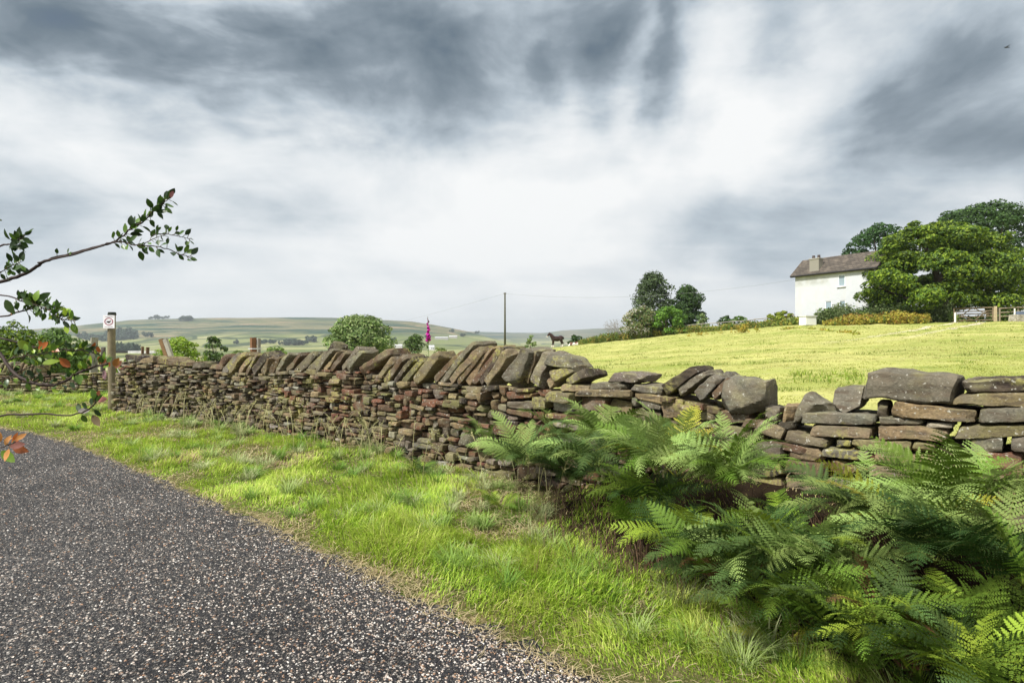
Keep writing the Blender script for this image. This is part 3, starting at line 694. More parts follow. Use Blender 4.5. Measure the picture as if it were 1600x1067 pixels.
    d = np.stack([np.cos(az), np.sin(az), rg.normal(size=n)*.18], 1); s = np.stack([-np.sin(az), np.cos(az), np.zeros(n)], 1)*(.0007+.00032*Y)[:, None]; b = np.stack([-np.sin(az), np.cos(az), rg.normal(size=n)], 1)*(L*.12)[:, None]
    p0, p1, p2 = P, P+d*(L*.5)[:, None]+b, P+d*L[:, None]
    V = np.stack([p0-s, p0+s, p1-s, p1+s, p2-s, p2+s], 1).reshape(-1, 3); i = np.arange(n)[:, None]*6; Q = np.vstack([np.concatenate([i, i+1, i+3, i+2], 1), np.concatenate([i+2, i+3, i+5, i+4], 1)])
    c = np.repeat(np.array([.50, .41, .24])*rg.uniform(.55, 1.3, (n, 1)), 6, 0)
    o = obj('straw', V, Q, M_GRASS, None, c); tag(o, 'dry straw coloured dead grass along the edge of the path', None, kind='stuff')
    # bent seed stalks in front of the wall
    mb = MB()
    for _ in range(150):
        s = rg.uniform(1.5, 11.6); p, nn = wpt(s); d = rg.uniform(.05, .8)*(.9 if s < 9 else 1.4); x, y = p-nn*d; z = height(np.array([x]), np.array([y]))[0]
        L = rg.uniform(.35, .72); a = rg.uniform(0, 6.28); be = rg.uniform(.15, .6)
        t = np.linspace(0, 1, 7); P = np.stack([x+np.cos(a)*be*L*t**2, y+np.sin(a)*be*L*t**2, z+L*(t-.3*be*t**3)], 1); w0 = .0008+.00028*y
        cc = np.array([.38, .36, .17])*rg.uniform(.6, 1.2); mb.tube(P, w0, 3, cc, False)
        for q in range(26):
            tt = rg.uniform(.80, 1.0); c0 = np.array([np.interp(tt, t, P[:, i_]) for i_ in range(3)]); dd = rg.normal(size=3)*.009+np.array([np.cos(a)*.006, np.sin(a)*.006, .004]); ss = rg.normal(size=3)*.0022
            mb.add([c0, c0+dd+ss, c0+dd*1.6, c0+dd-ss], Q=[[0, 1, 2, 3]], col=cc*1.15)
    o = mb.build('seed_grass', M_GRASS); tag(o, 'thin pale seeding grass stalks in front of the stone wall', None, kind='stuff')
build_grass()
def build_field_grass():
    rg = np.random.default_rng(4); n = 170000
    u = rg.uniform(-.05, 1.1, n); t = rg.random(n); y0 = Y_wall(u)+.5; _, yf = zf_yf(u); Y = y0*(yf*.98/y0)**(t**1.15); X = u*Y
    c = fbm(X*.35, Y*.7, 12, 4); c3 = fbm(X*2, Y*2, 13, 3); k = rg.random(n) < sstep(.25, .62, c3)*.9+.12; X, Y, c, c3 = X[k], Y[k], c[k], c3[k]; n = len(X)
    h = (.008+.022*c3)*rg.uniform(.6, 1.4, n)*(1+Y*.012)
    tuft = sstep(.62, .72, fbm(X*1.1, Y*1.1, 31, 3)); h *= 1+1.6*tuft
    base = np.where((c > .5)[:, None], np.array([.34, .36, .085]), np.array([.42, .40, .14])); base = base*(1-.55*tuft[:, None])+np.array([.13, .22, .03])*.55*tuft[:, None]; base = base*rg.uniform(.75, 1.2, (n, 1))
    P = np.stack([X, Y, height(X, Y)-.003], 1)
    V, Q, C = blades(P, h, .003+.0012*Y, rg.uniform(0, 6.28, n), rg.uniform(.5, 1.9, n), base, base*1.15, 2)
    o = obj('field_grass', V, Q, M_GRASS, None, C); tag(o, 'short mown yellow green grass covering the field behind the wall', None, kind='stuff')
build_field_grass()
def build_chips():
    rg = np.random.default_rng(8); n = 52000
    u = rg.uniform(-1.0, .62, n); Ye = Y_path(u); t = rg.random(n); Y = 1.9+(np.minimum(Ye, 9)-1.9)*t**1.25; k = Y < Ye-.02; u, Y = u[k], Y[k]; X = u*Y; n = len(X)
    O = np.array([(1, 0, 0), (-1, 0, 0), (0, 1, 0), (0, -1, 0), (0, 0, 1), (.4, .4, .75)]); T = np.array([(0, 2, 5), (2, 1, 4), (1, 3, 4), (3, 0, 4), (0, 5, 4), (5, 2, 4)])
    r = rg.uniform(.0035, .0085, n)*(1+Y*.02); V = O[None]*(1+rg.normal(size=(n, 6, 3))*.22)*np.array([1, .75, .55]); a = rg.uniform(0, 6.28, n); ca, sa = np.cos(a)[:, None], np.sin(a)[:, None]
    V = np.stack([V[..., 0]*ca-V[..., 1]*sa, V[..., 0]*sa+V[..., 1]*ca, V[..., 2]], -1)*r[:, None, None]+np.stack([X, Y, .0045+0*X], 1)[:, None]
    pal = np.array([(.62, .57, .51), (.46, .39, .33), (.75, .71, .66), (.36, .22, .14), (.03, .03, .035), (.05, .045, .05), (.55, .46, .40), (.02, .02, .024)])
    c = pal[rg.choice(8, n, p=[.10, .12, .05, .09, .2, .16, .08, .2])]*rg.uniform(.6, 1.05, (n, 1))
    o = obj('gravel', V.reshape(-1, 3), (np.arange(n)[:, None, None]*6+T[None]).reshape(-1, 3), M_CHIP, None, np.repeat(c, 6, 0)); tag(o, 'pale and black stone chippings scattered on the path', None, kind='stuff')
build_chips()

# ---------------------------------------------------------------- ferns
def frond_mesh(name, L, lift, arch, col, rg, npin=24, width=.17, dens=11, droop=.5, tri=False):
    """a twice-divided fern frond growing along +X from the origin"""
    mb = MB(); t = np.linspace(0, 1, 40); th = lift-arch*t**1.3
    x = np.concatenate([[0], np.cumsum(np.cos(th[:-1])*L/39)]); z = np.concatenate([[0], np.cumsum(np.sin(th[:-1])*L/39)]); yw = .04*L*np.sin(t*3+rg.uniform(0, 6))*t
    C = np.stack([x, yw, z], 1); mb.tube(C, np.linspace(.0032, .0007, 40), 4, np.array(col)*.8+np.array([.04, .03, .0]), False)
    s0 = .26 if tri else .14; VV = []; CC = []
    for i in range(npin):
        f = (i+.5)/npin; s = s0+(1-s0)*f; c = np.array([np.interp(s, t, C[:, k]) for k in range(3)]); a = np.interp(s, t, th)
        T = np.array([math.cos(a), 0, math.sin(a)]); Nv = np.array([-math.sin(a), 0, math.cos(a)])
        prof = (1-f)**.75*(1.35 if tri else 1) if tri else min(1, (f/.22)**.6*.6+.4)*(1-f)**.62
        wl_ = width*L*prof*rg.uniform(.88, 1.1)
        for sd in (-1, 1):
            fw = rg.uniform(.32, .5)+.35*f; D = T*fw+np.array([0, sd, 0])*math.sqrt(max(0, 1-fw*fw))+Nv*rg.uniform(.0, .25); D /= np.linalg.norm(D)
            S = np.cross(Nv, D); S /= np.linalg.norm(S); m = max(3, int(dens*(wl_/(width*L))**.5)); hook = rg.uniform(.0, .35)
            g = np.linspace(.04, .97, m); pl = (1-s0)/npin*L*.43*np.minimum(1, wl_/(.10*L))*(1-g)**.45*(1.25 if tri else 1)+.002
            ctr = c+D*(g*wl_)[:, None]-Nv*(droop*wl_*g**2*.45)[:, None]+T*(hook*wl_*g**2*.4)[:, None]
            wd = wl_/m*.43
            for q in (-1, 1):
                dirn = D*.42+S*q*.9-Nv*.18; dirn /= np.linalg.norm(dirn)
                tip = ctr+dirn*pl[:, None]; mid = ctr+dirn*(pl*.5)[:, None]+Nv*(pl*.07)[:, None]
                VV.append(np.stack([ctr-D*wd*1.1, mid*.3+tip*.7-D*wd*.75, tip+D*wd*.45, ctr+D*wd*1.1], 1).reshape(-1, 3))
                k_ = np.array(col)*rg.uniform(.85, 1.15); CC.append(np.tile(k_, (m*4, 1)))
    V = np.vstack(VV); n = len(V)//4; mb.add(V, Q=np.arange(n*4).reshape(-1, 4), col=np.vstack(CC))
    return mesh(name, np.vstack(mb.V), [np.vstack(mb.Q)], M_FERN, np.vstack(mb.C))
FC = dict(blue=(.066, .115, .030), deep=(.026, .055, .012), mid=(.105, .18, .022), pale=(.22, .31, .085), lime=(.23, .33, .035), gold=(.32, .32, .04), brown=(.16, .09, .04))
FM = {}
def fronds(kind):
    if kind not in FM:
        r_ = np.random.default_rng(len(FM)*13+5); FM[kind] = []
        for v in range(4):
            FM[kind].append(frond_mesh('frond', 1.0, r_.uniform(.85, 1.25), r_.uniform(1.0, 1.9), FC[kind], r_, npin=17 if v < 3 else 13, width=r_.uniform(.19, .25), dens=10, droop=r_.uniform(.2, .7), tri=v == 3))
    return FM[kind]
FG = 'ferns growing along the foot of the wall'
def fern(px, py, size, n, kinds, label, tilt=(0, 0), dz=0, droopy=0, seed=0, spread=1.0):
    """px,py: where the crown of the fern meets the bank in the photograph's ground"""
    r_ = np.random.default_rng(seed+int(px)); size *= .80; n = int(n*1.35); Y = 1.5*F/max(py-HY, 30)
    for _ in range(3): Y = (EYE-hz((px-CX)/F*Y, Y))*F/max(py-HY, 30)
    x = (px-CX)/F*Y; e = empty('fern', (x, Y, hz(x, Y)+dz*1.2+(.10 if dz else .02))); tag(e, label, 'fern', FG)
    base = r_.uniform(0, 6.28); n = int(n*1.25)
    for i in range(n):
        kd = kinds[r_.integers(len(kinds))]; me = fronds(kd)[r_.integers(4)]
        o = link(bpy.data.objects.new('frond', me), e); s = size*r_.uniform(.8, 1.2)
        a = base+i*2.39996+r_.normal()*.25; up = r_.uniform(-.15, .45)*(1-.8*i/n)*spread
        m = Matrix.Rotation(a, 4, 'Z') @ Matrix.Rotation(-up+droopy, 4, 'Y') @ Matrix.Rotation(r_.normal()*.35, 4, 'X')
        if tilt != (0, 0): m = Matrix.Rotation(tilt[0], 4, 'X') @ Matrix.Rotation(tilt[1], 4, 'Y') @ m
        m = m @ Matrix.Scale(s, 4); o.matrix_local = m
        o.location = Vector((math.cos(a), math.sin(a), 0))*.03
    return e
FERNS = [
 (655, 742, .40, 7, ['blue', 'mid'], 'small upright fern alone against the wall left of the main fern bank', {}),
 (790, 765, .50, 9, ['pale', 'blue'], 'pale fern at the far left end of the fern bank, spilling over red stones', dict(dz=.12)),
 (840, 770, .62, 12, ['blue', 'deep', 'blue', 'deep', 'brown'], 'dark blue green fern near the left end, its tips drooping over bare roots', dict(dz=.18)),
 (870, 765, .60, 12, ['blue', 'pale'], 'pale topped fern below the flat loose stones left of the bank middle', dict(dz=.30)),
 (900, 800, .66, 13, ['deep', 'blue'], 'very dark drooping fern above the exposed brown roots', dict(dz=.12)),
 (940, 775, .66, 12, ['pale', 'mid'], 'tall greyish fern in front of the long flat stones', dict(dz=.30)),
 (985, 800, .62, 11, ['blue', 'pale'], 'bushy fern under the four leaning slabs', dict(dz=.28)),
 (1000, 855, .46, 9, ['lime', 'mid'], 'yellow green fern hanging low over the dark hollow in the bank', dict(dz=.10)),
 (1060, 800, .66, 12, ['pale', 'gold', 'blue'], 'fern with yellow tips climbing toward the leaning slabs', dict(dz=.30)),
 (1075, 850, .60, 12, ['lime', 'deep'], 'fern with one bright lime frond above a dark hollow', dict(dz=.12)),
 (1130, 810, .66, 12, ['pale', 'mid'], 'light green fern reaching up to the big square block', dict(dz=.26)),
 (1120, 905, .52, 10, ['blue', 'mid', 'brown'], 'low fern fanning down to the grass below the square block', dict(dz=.02)),
 (1175, 870, .64, 12, ['pale', 'blue'], 'broad silvery fern in the centre of the bank', dict(dz=.16)),
 (1215, 940, .44, 8, ['mid', 'gold'], 'small low fern at the grass edge with browning tips', {}),
 (1250, 860, .60, 12, ['lime', 'mid', 'pale'], 'fern with a bright yellow green top in the middle of the bank', dict(dz=.14)),
 (1290, 830, .58, 11, ['blue', 'pale'], 'blue green fern against the wall below the long flat stones', dict(dz=.10)),
 (1320, 930, .60, 11, ['mid', 'deep'], 'mid green arching fern in front of a black hollow', dict(dz=.06)),
 (1350, 860, .62, 12, ['pale', 'blue'], 'greyish fern below the huge flat topped capstone', dict(dz=.06)),
 (1390, 1000, .40, 7, ['mid', 'brown'], 'ragged low fern with dry brown fronds near the bottom grass', {}),
 (1420, 870, .60, 12, ['gold', 'mid', 'pale'], 'fern with a golden upright frond before the wall near the right', dict(dz=.04)),
 (1430, 960, .56, 11, ['lime', 'mid'], 'bright fern with long lime fronds hanging over a black hollow', dict(dz=.06)),
 (1495, 860, .74, 14, ['mid', 'pale'], 'tallest fern rising against the wall beside the red stone', dict(dz=.04)),
 (1500, 960, .56, 11, ['mid', 'lime'], 'fresh green fern beneath the tallest fern near the right edge', dict(dz=.05)),
 (1560, 920, .62, 12, ['blue', 'deep', 'pale'], 'dark green fern at the right edge below the red stone', dict(dz=.05)),
 (1560, 1040, .50, 10, ['lime', 'mid'], 'lime green fern in the bottom right corner of the bank', dict(dz=.05)),
 (1010, 830, .56, 11, ['deep', 'mid'], 'dark green fern filling the bank between two lime tipped ferns', dict(dz=.22)),
 (1100, 870, .54, 11, ['blue', 'mid'], 'blue green fern halfway down the bank below the square block', dict(dz=.16)),
 (1200, 900, .54, 11, ['mid', 'blue'], 'mid green fern in the lower centre of the bank', dict(dz=.12)),
 (1270, 950, .46, 9, ['deep', 'mid'], 'dark fern low in the bank beside brown stalks', dict(dz=.06)),
 (1225, 820, .56, 11, ['blue', 'deep'], 'dark fern against the wall where its top dips lowest', dict(dz=.20)),
 (1370, 930, .54, 11, ['blue', 'mid', 'mid', 'brown'], 'blue green fern in the middle of the right hand part of the bank', dict(dz=.12)),
 (1455, 900, .56, 11, ['pale', 'deep'], 'mixed pale and dark fern at the foot of the tallest fern', dict(dz=.12)),
 (1530, 1000, .52, 11, ['deep', 'blue'], 'dark blue green fern low at the right, above the bottom corner', dict(dz=.08)),
 (1610, 900, .60, 12, ['deep', 'mid'], 'dark fern against the wall at the very right edge', dict(dz=.14)),
 (1660, 960, .70, 13, ['mid', 'deep'], 'dark fern cut by the right edge of the picture', dict(dz=.05)),
 (1640, 1080, .56, 11, ['mid', 'lime'], 'low spreading fern cut by the bottom right corner', dict(dz=.05)),
 (1800, 1010, .70, 10, ['mid', 'blue'], 'dark green fern at the wall foot just beyond the right edge', dict(dz=.05)),
 (1900, 1120, .66, 9, ['mid', 'deep'], 'green fern at the wall foot well beyond the right edge', dict(dz=.05)),
 (1480, 1040, .40, 7, ['deep', 'mid'], 'small dark fern at the grass edge near the bottom right', {}),
 (760, 742, .52, 10, ['pale', 'blue'], 'pale arching fern reaching furthest left across the wall face', dict(dz=.22)),
 (815, 742, .60, 12, ['blue', 'pale'], 'grey green fern high against the wall at the left of the bank', dict(dz=.34)),
 (930, 745, .62, 12, ['pale', 'blue'], 'silvery fern pressed to the wall under the long flat stones', dict(dz=.40)),
 (1030, 760, .60, 11, ['mid', 'pale'], 'fern pressed to the wall right below the leaning slabs', dict(dz=.42)),
 (1140, 780, .58, 11, ['pale', 'mid'], 'fern pressed to the wall right under the square block', dict(dz=.36)),
 (780, 800, .34, 7, ['lime', 'mid'], 'low yellow green fern in the grass left of the exposed roots', {})]
for k, (px, py, sz, n, kd, lb, kw) in enumerate(FERNS): fern(px, py, sz, n, kd, lb, seed=k, **kw)
# dead fern roots and old stalks hanging from the bank
def build_roots():
    rg = np.random.default_rng(9); mb = MB()
    for _ in range(1300):
        px = rg.uniform(840, 1420); py = 815+(px-850)*.28+rg.normal()*26; Y = 1.4*F/(py-HY); x = (px-CX)/F*Y; z = hz(x, Y)+rg.uniform(.02, .20)
        L = rg.uniform(.06, .25); a = rg.normal()*.5; t = np.linspace(0, 1, 4); P = np.stack([x+L*t*math.sin(a)*.5, Y-L*t*.45-.05, np.maximum(z-L*t*.85+.02*np.sin(t*4), hz(x, Y-L*.4)+.004)], 1)
        mb.tube(P, [.0022, .0018, .0014, .0008], 3, np.array([.11, .065, .035])*rg.uniform(.4, 1.6), False)
    o = mb.build('root_litter', M_GRASS); tag(o, 'brown dead fern stalks and roots hanging over the shaded bank', None, kind='stuff')
build_roots()
# ---------------------------------------------------------------- trees and bushes
def leaf_quads(P, out, size, rg, col):
    n = len(P); nrm = out+rg.normal(size=(n, 3))*.55+np.array([0, 0, .35]); nrm /= np.linalg.norm(nrm, axis=1)[:, None]
    a = np.cross(nrm, rg.normal(size=(n, 3))); a /= np.linalg.norm(a, axis=1)[:, None]; b = np.cross(nrm, a)
    L = (size*rg.uniform(.6, 1.3, n))[:, None]
    V = np.stack([P-a*L*.55, P-b*L*.34+nrm*L*.08, P+a*L*.6-nrm*L*.1, P+b*L*.34+nrm*L*.08], 1)
    c = col[rg.integers(0, len(col), n)]*rg.uniform(.7, 1.25, (n, 1))
    return V.reshape(-1, 3), np.arange(n*4).reshape(-1, 4), np.repeat(c, 4, 0)
def make_tree(name, base, H, Wd, cols, label, cat, group=None, seed=0, n=9000, leaf=.22, crown_from=.2, shape='round', nb=26, trunk_r=None, dense=.75, flat=.70, rk=1.0, blossoms=None, twig=True, lean=0, D=None):
    rg = np.random.default_rng(seed+100); e = empty(name, base); tag(e, label, cat, group)
    cz0 = H*crown_from; ch = H-cz0; D = D or Wd; cols = np.array(cols)
    B = []; Rr = []
    for i in range(nb):
        f = (i+rg.random())/nb; th = i*2.39996+rg.normal()*.3
        if shape == 'cone': sc = (1-f)**.6*.95+.12
        elif shape == 'dome': sc = 1.0 if f < .35 else math.sqrt(max(.02, 1-((f-.35)/.66)**2))
        else: sc = math.sqrt(max(.03, 1-((f-.45)/.56)**2))
        r = rk*rg.uniform(.15, .30)*min(Wd, ch)*.78*(max(sc, .6) if shape == 'cone' else 1); r = max(r, leaf*1.1)
        q = rg.uniform(.25, 1)**.5; hw = max(sc*Wd/2-r*.75, 0)*q; hd = max(sc*D/2-r*.75, 0)*q
        B.append((math.cos(th)*hw+lean*f, math.sin(th)*hd, cz0+r*.62+f*(ch-1.42*r))); Rr.append(r)
    for i in range(int(nb*.9)):                                   # outlying sprays break the outline
        j = rg.integers(nb); d = rg.normal(size=3); d[2] = abs(d[2])*.8+.1; d /= np.linalg.norm(d); B.append(tuple(np.array(B[j])+d*Rr[j]*np.array([1.1, 1.1, .75]))); Rr.append(Rr[j]*rg.uniform(.28, .5))
    B = np.array(B); Rr = np.array(Rr)
    w = Rr**2; k = rg.choice(len(B), n, p=w/w.sum()); d = rg.normal(size=(n, 3)); d /= np.linalg.norm(d, axis=1)[:, None]; d[:, 2] = np.where(rg.random(n) < .35, np.abs(d[:, 2]), d[:, 2])
    rad = Rr[k]*(rg.uniform(dense**3, 1, n)**(1/3)); lump = .78+.5*fbm(d[:, 0]*2.2+k*3.1, d[:, 1]*2.2+d[:, 2]*2, 7, 3)
    P = B[k]+d*(rad*lump)[:, None]*np.array([1.12, 1.12, flat]); P[:, 2] = np.maximum(P[:, 2], .05)
    tone = rg.uniform(.78, 1.2, len(B))[k][:, None]
    V, Q, C = leaf_quads(P, d, leaf, rg, cols); C = C*np.repeat(tone, 4, 0)
    if blossoms is not None:
        m = (rg.random(n) < blossoms[0]*np.clip(d[:, 2]+.9, 0, 1.6)) & (fbm(P[:, 0]*.9, P[:, 2]*.9, 3, 2) > .42); C[np.repeat(m, 4)] = np.array(blossoms[1])*.95
    mb = MB(); tr = trunk_r or H*.022+.02
    zt = cz0+ch*.55
    t = np.linspace(0, 1, 7); mb.tube(np.stack([lean*t**2*.6+np.sin(t*4+seed)*tr*.7, np.cos(t*5+seed)*tr*.4, -.3+t*(zt+.3)], 1), tr*(1.25-.85*t), 8, (.1, .08, .06))
    for b in B[rg.permutation(len(B))[:14 if twig else 6]]:
        z0 = min(max(cz0*.7, b[2]*rg.uniform(.35, .7)), zt); p0 = np.array([lean*(z0/zt)**2*.6, 0, z0]); t = np.linspace(0, 1, 5)[:, None]
        mid = p0*(1-t)+b*t; mid[:, 2] -= np.sin(t[:, 0]*np.pi)*.024*H; mb.tube(mid, tr*.42*(1-.8*t[:, 0]), 5, (.1, .08, .06), False)
    mb.build('trunk', M_BARK, e, True); obj('crown', V, Q, M_LEAF, e, C)
    return e
def at(px, py, Y): return ((px-CX)/F*Y, Y, EYE-(py-HY)/F*Y)
def ground_at(px, Y, dz=0): x = (px-CX)/F*Y; return (x, Y, hz(x, Y)+dz)
def by_px(name, pxc, ytop, ybase, wpx, Y, cols, label, cat='tree', **k):
    """crown spanning wpx pixels, from ytop down to the ground; the ground height is the terrain's own"""
    x, _, zt = at(pxc, ytop, Y); zb = hz(x, Y)
    return make_tree(name, (x, Y, zb-.05), zt-zb, wpx/F*Y*1.10, cols, label, cat, **k)
DK = [(.045, .095, .02), (.065, .125, .025), (.03, .065, .018)]
DKB = [(.06, .095, .035), (.045, .07, .028), (.09, .13, .05)]
LM = [(.17, .28, .03), (.23, .34, .035), (.11, .20, .025)]
LM2 = [(.105, .18, .018), (.20, .28, .022), (.045, .09, .014)]
MD = [(.12, .21, .045), (.16, .26, .06), (.08, .15, .035)]
GY = [(.21, .29, .10), (.31, .38, .16), (.13, .20, .06)]
by_px('sycamore_tree', 1468, 338, 500, 212, 50.5, LM2, 'big spreading lime green tree at the right hand end of the white house', seed=1, n=62000, leaf=.22, crown_from=.07, shape='dome', nb=100, rk=.72, flat=.5, trunk_r=.4)
by_px('sycamore_tree', 1545, 310, 500, 200, 70, DK, 'tallest dark green tree, behind the lime green one and cut by the right edge', seed=2, n=26000, leaf=.30, crown_from=.25, nb=60, rk=.72, flat=.55, trunk_r=.4)
by_px('sycamore_tree', 1372, 345, 500, 108, 74, [(.035, .09, .02), (.05, .12, .025), (.03, .07, .02)], 'dark green round tree rising behind the roof of the white house', seed=3, n=12000, leaf=.32, crown_from=.2, nb=40, rk=.78, flat=.6, trunk_r=.3)
by_px('ash_tree', 1020, 420, 520, 68, 86, DKB, 'tall airy dark tree, the highest of the clump in the middle of the field edge', seed=4, n=7500, leaf=.34, crown_from=.10, nb=34, dense=.5, trunk_r=.22)
by_px('cypress_tree', 1074, 441, 517, 54, 84, DK, 'narrow dark tree at the right of the clump, shorter than the airy one', seed=5, n=11000, leaf=.30, crown_from=.02, shape='dome', nb=44)
by_px('hawthorn_bush', 1003, 475, 522, 64, 74, [(.14, .19, .06), (.20, .18, .08), (.08, .14, .035)], 'hawthorn bush dotted with white blossom at the foot of the tall airy tree', 'bush', seed=6, n=5500, leaf=.24, crown_from=.0, shape='dome', nb=24, blossoms=(.3, (.62, .60, .52)))
by_px('green_bush', 1041, 475, 520, 62, 73, [(.12, .25, .03), (.17, .32, .035), (.07, .15, .02)], 'bright green rounded bush beside the blossoming hawthorn', 'bush', seed=7, n=5500, leaf=.24, crown_from=.0, shape='dome', nb=22)
by_px('willow_bush', 1098, 489, 515, 20, 74, GY, 'thin grey green bush just right of the narrow dark tree', 'bush', seed=8, n=900, leaf=.24, crown_from=.0, nb=10, dense=.3)
by_px('round_bush', 1133, 493, 508, 30, 74, DK, 'dark low bush on the skyline, left one of the pair before the fence', 'bush', seed=9, n=1600, leaf=.26, crown_from=.0, nb=12)
by_px('round_bush', 1156, 491, 508, 30, 73, MD, 'mid green low bush on the skyline, right one of the pair before the fence', 'bush', seed=10, n=1600, leaf=.26, crown_from=.0, nb=12)
by_px('yellow_bush', 1223, 484, 508, 44, 62, [(.24, .30, .03), (.30, .34, .04), (.14, .20, .03)], 'yellow green bush against the left corner of the white house', 'bush', seed=11, n=2400, leaf=.24, crown_from=.0, shape='dome', nb=14)
by_px('round_bush', 901, 520, 538, 24, 84, DK, 'small dark bush between the two horses', 'bush', seed=12, n=1400, leaf=.26, crown_from=.0, nb=10)
by_px('thorn_bush', 829, 522, 540, 16, 88, GY, 'small grey green bush just left of the dark horse', 'bush', seed=13, n=900, leaf=.25, crown_from=.0, nb=9)
by_px('round_tree', 562, 487, 560, 108, 60, GY+GY+MD, 'large pale green rounded tree standing behind the middle of the stone wall', seed=14, n=17000, leaf=.26, crown_from=.03, nb=46, trunk_r=.25)
by_px('round_bush', 648, 519, 560, 36, 48, DKB+MD, 'dark round bush between the pale round tree and the foxglove', 'bush', seed=15, n=4200, leaf=.14, crown_from=.02, nb=22, dense=.85)
by_px('lime_tree', 278, 523, 572, 66, 32, [(.24, .36, .03), (.18, .30, .03), (.30, .40, .05)], 'bright lime bush behind the leaning split post', 'bush', seed=16, n=4200, leaf=.13, crown_from=.05, nb=20)
by_px('thin_tree', 333, 522, 572, 38, 40, MD+DKB, 'thin dark green young tree right of the bright lime bush', 'tree', seed=17, n=1500, leaf=.19, crown_from=.1, nb=13, dense=.4)
by_px('low_bush', 430, 538, 572, 52, 44, [(.18, .26, .05), (.12, .20, .04)], 'low yellow green bush right of the banded fence post', 'bush', seed=18, n=2200, leaf=.16, crown_from=.0, nb=14)
by_px('low_bush', 371, 544, 572, 44, 42, [(.20, .27, .07), (.14, .21, .05)], 'low yellowish bush left of the banded fence post', 'bush', seed=19, n=1700, leaf=.16, crown_from=.0, nb=12)
by_px('low_bush', 690, 541, 566, 34, 42, [(.20, .25, .06), (.16, .22, .06)], 'low green bush right of the foxglove, just over the coping', 'bush', seed=20, n=1500, leaf=.15, crown_from=.0, nb=12)
for i, (x, yt, w_, Y_, cc, lb) in enumerate([(20, 500, 100, 22, LM2, 'leafy green bush behind the farther wall at the left edge'), (85, 507, 76, 24, MD, 'darker bush behind the farther wall, beside the lichened post'),
        (125, 534, 52, 25, LM, 'low lime hedge bush between the dark bush and the signpost'), (215, 550, 60, 20, LM, 'low bright bush behind the wall just right of the signpost'), (-60, 490, 130, 22, DKB, 'tall dark bush behind the farther wall, mostly outside the left edge')]):
    by_px('hedge_bush', x, yt, 572, w_, Y_, cc, lb, 'bush', seed=30+i, n=5000, leaf=.11, crown_from=.0, shape='dome', nb=22)
# bare twiggy shrub
def bare_shrub():
    rg = np.random.default_rng(6); b = ground_at(975, 76); e = empty('bare_shrub', b); tag(e, 'leafless grey twiggy shrub at the left edge of the tree clump', 'shrub'); mb = MB()
    def grow(p, d, L, r, k):
        q = p+d*L; mb.tube([p, (p+q)/2+rg.normal(size=3)*L*.06, q], [r, r*.8, r*.6], 4, (.3, .28, .25), False)
        if k:
            for _ in range(3):
                dd = d+rg.normal(size=3)*.45; dd /= np.linalg.norm(dd); grow(q, dd, L*rg.uniform(.55, .8), r*.6, k-1)
    for _ in range(7):
        d = np.array([rg.uniform(-1.1, .3), rg.normal()*.4, 1.2]); d /= np.linalg.norm(d); grow(np.array([rg.normal()*.3, 0, 0.]), d, 1.15, .04, 4)
    mb.build('twigs', surf('grey_twigs', (.25, .23, .21), rough=.9), e)
bare_shrub()
# distant trees on the far hillside and in the valley
def far_tree_mesh(seed, cols):
    rg = np.random.default_rng(seed); n = 420; d = rg.normal(size=(n, 3)); d /= np.linalg.norm(d, axis=1)[:, None]
    k = rg.integers(0, 7, n); c = rg.normal(size=(7, 3))*np.array([.26, .26, .14])+np.array([0, 0, .55]); P = c[k]+d*.26*rg.uniform(.6, 1, (n, 1)); P[:, 2] = np.maximum(P[:, 2], .03)
    V, Q, C = leaf_quads(P, d, .2, rg, np.array(cols)); return mesh('crown', V, Q, M_LEAF, C)
FT = [far_tree_mesh(s, [(.045, .075, .04), (.06, .10, .05)]) for s in (1, 2, 3)]
def far_tree(px, Y, H, label, group, wide=1.0):
    x, y, z = ground_at(px, Y); e = empty('far_tree', (x, y, z-H*.08)); tag(e, label, 'tree', group)
    o = link(bpy.data.objects.new('crown', FT[random.randrange(3)]), e); o.scale = (H*wide, H*wide, H); o.rotation_euler.z = random.uniform(0, 6.28)
g1 = 'trees of the wood on the far hillside beside the signpost'; l1 = 'blue green tree in the small wood on the far hillside beside the signpost'
for i in range(26):
    px = random.uniform(122, 208); far_tree(px, 1500+random.uniform(-80, 160), random.uniform(17, 27)*(1.15 if 185 < px < 205 else .85), l1, g1, 1.1)
for px, H in ((236, 16), (244, 22), (247, 20), (254, 12), (260, 15)): far_tree(px, 2300, H, 'tiny tree on the skyline right of the signpost', 'trees on the far skyline')
for px in (287, 291, 295): far_tree(px, 2000, 20, 'dark tree in the small clump just below the far skyline', 'clump just below the far skyline', 1.3)
far_tree(232, 1500, 19, 'single dark tree beside the far field wall right of the signpost', None)
for px in (445, 450, 458, 464, 470): far_tree(px, 1250, 17, 'dark tree in the row on the valley fields left of the pale round tree', 'row of dark trees in the valley', 1.25)
for px in (405, 413, 424): far_tree(px, 1300, 14, 'pale blue green tree in the valley just right of the banded fence post', 'pale trees behind the banded post', 1.2)
for px in (484, 490): far_tree(px, 1350, 17, 'greyish tree in the valley right of the dark tree row', 'greyish valley trees', 1.3)
far_tree(369, 1300, 11, 'tiny lone tree in the valley left of the banded fence post', None)
for i in range(9): far_tree(186+i*3.6+random.uniform(-1, 1), 720, random.uniform(11, 15), 'dark conifer in the plantation right of the signpost post', 'dark valley plantation by the signpost', .6)
for px, Y_ in ((668, 1500), (706, 1900), (722, 1700), (615, 1350), (745, 2200)): far_tree(px, Y_, 14, 'tiny tree by the distant farm beyond the foxglove', 'trees by the distant farm')

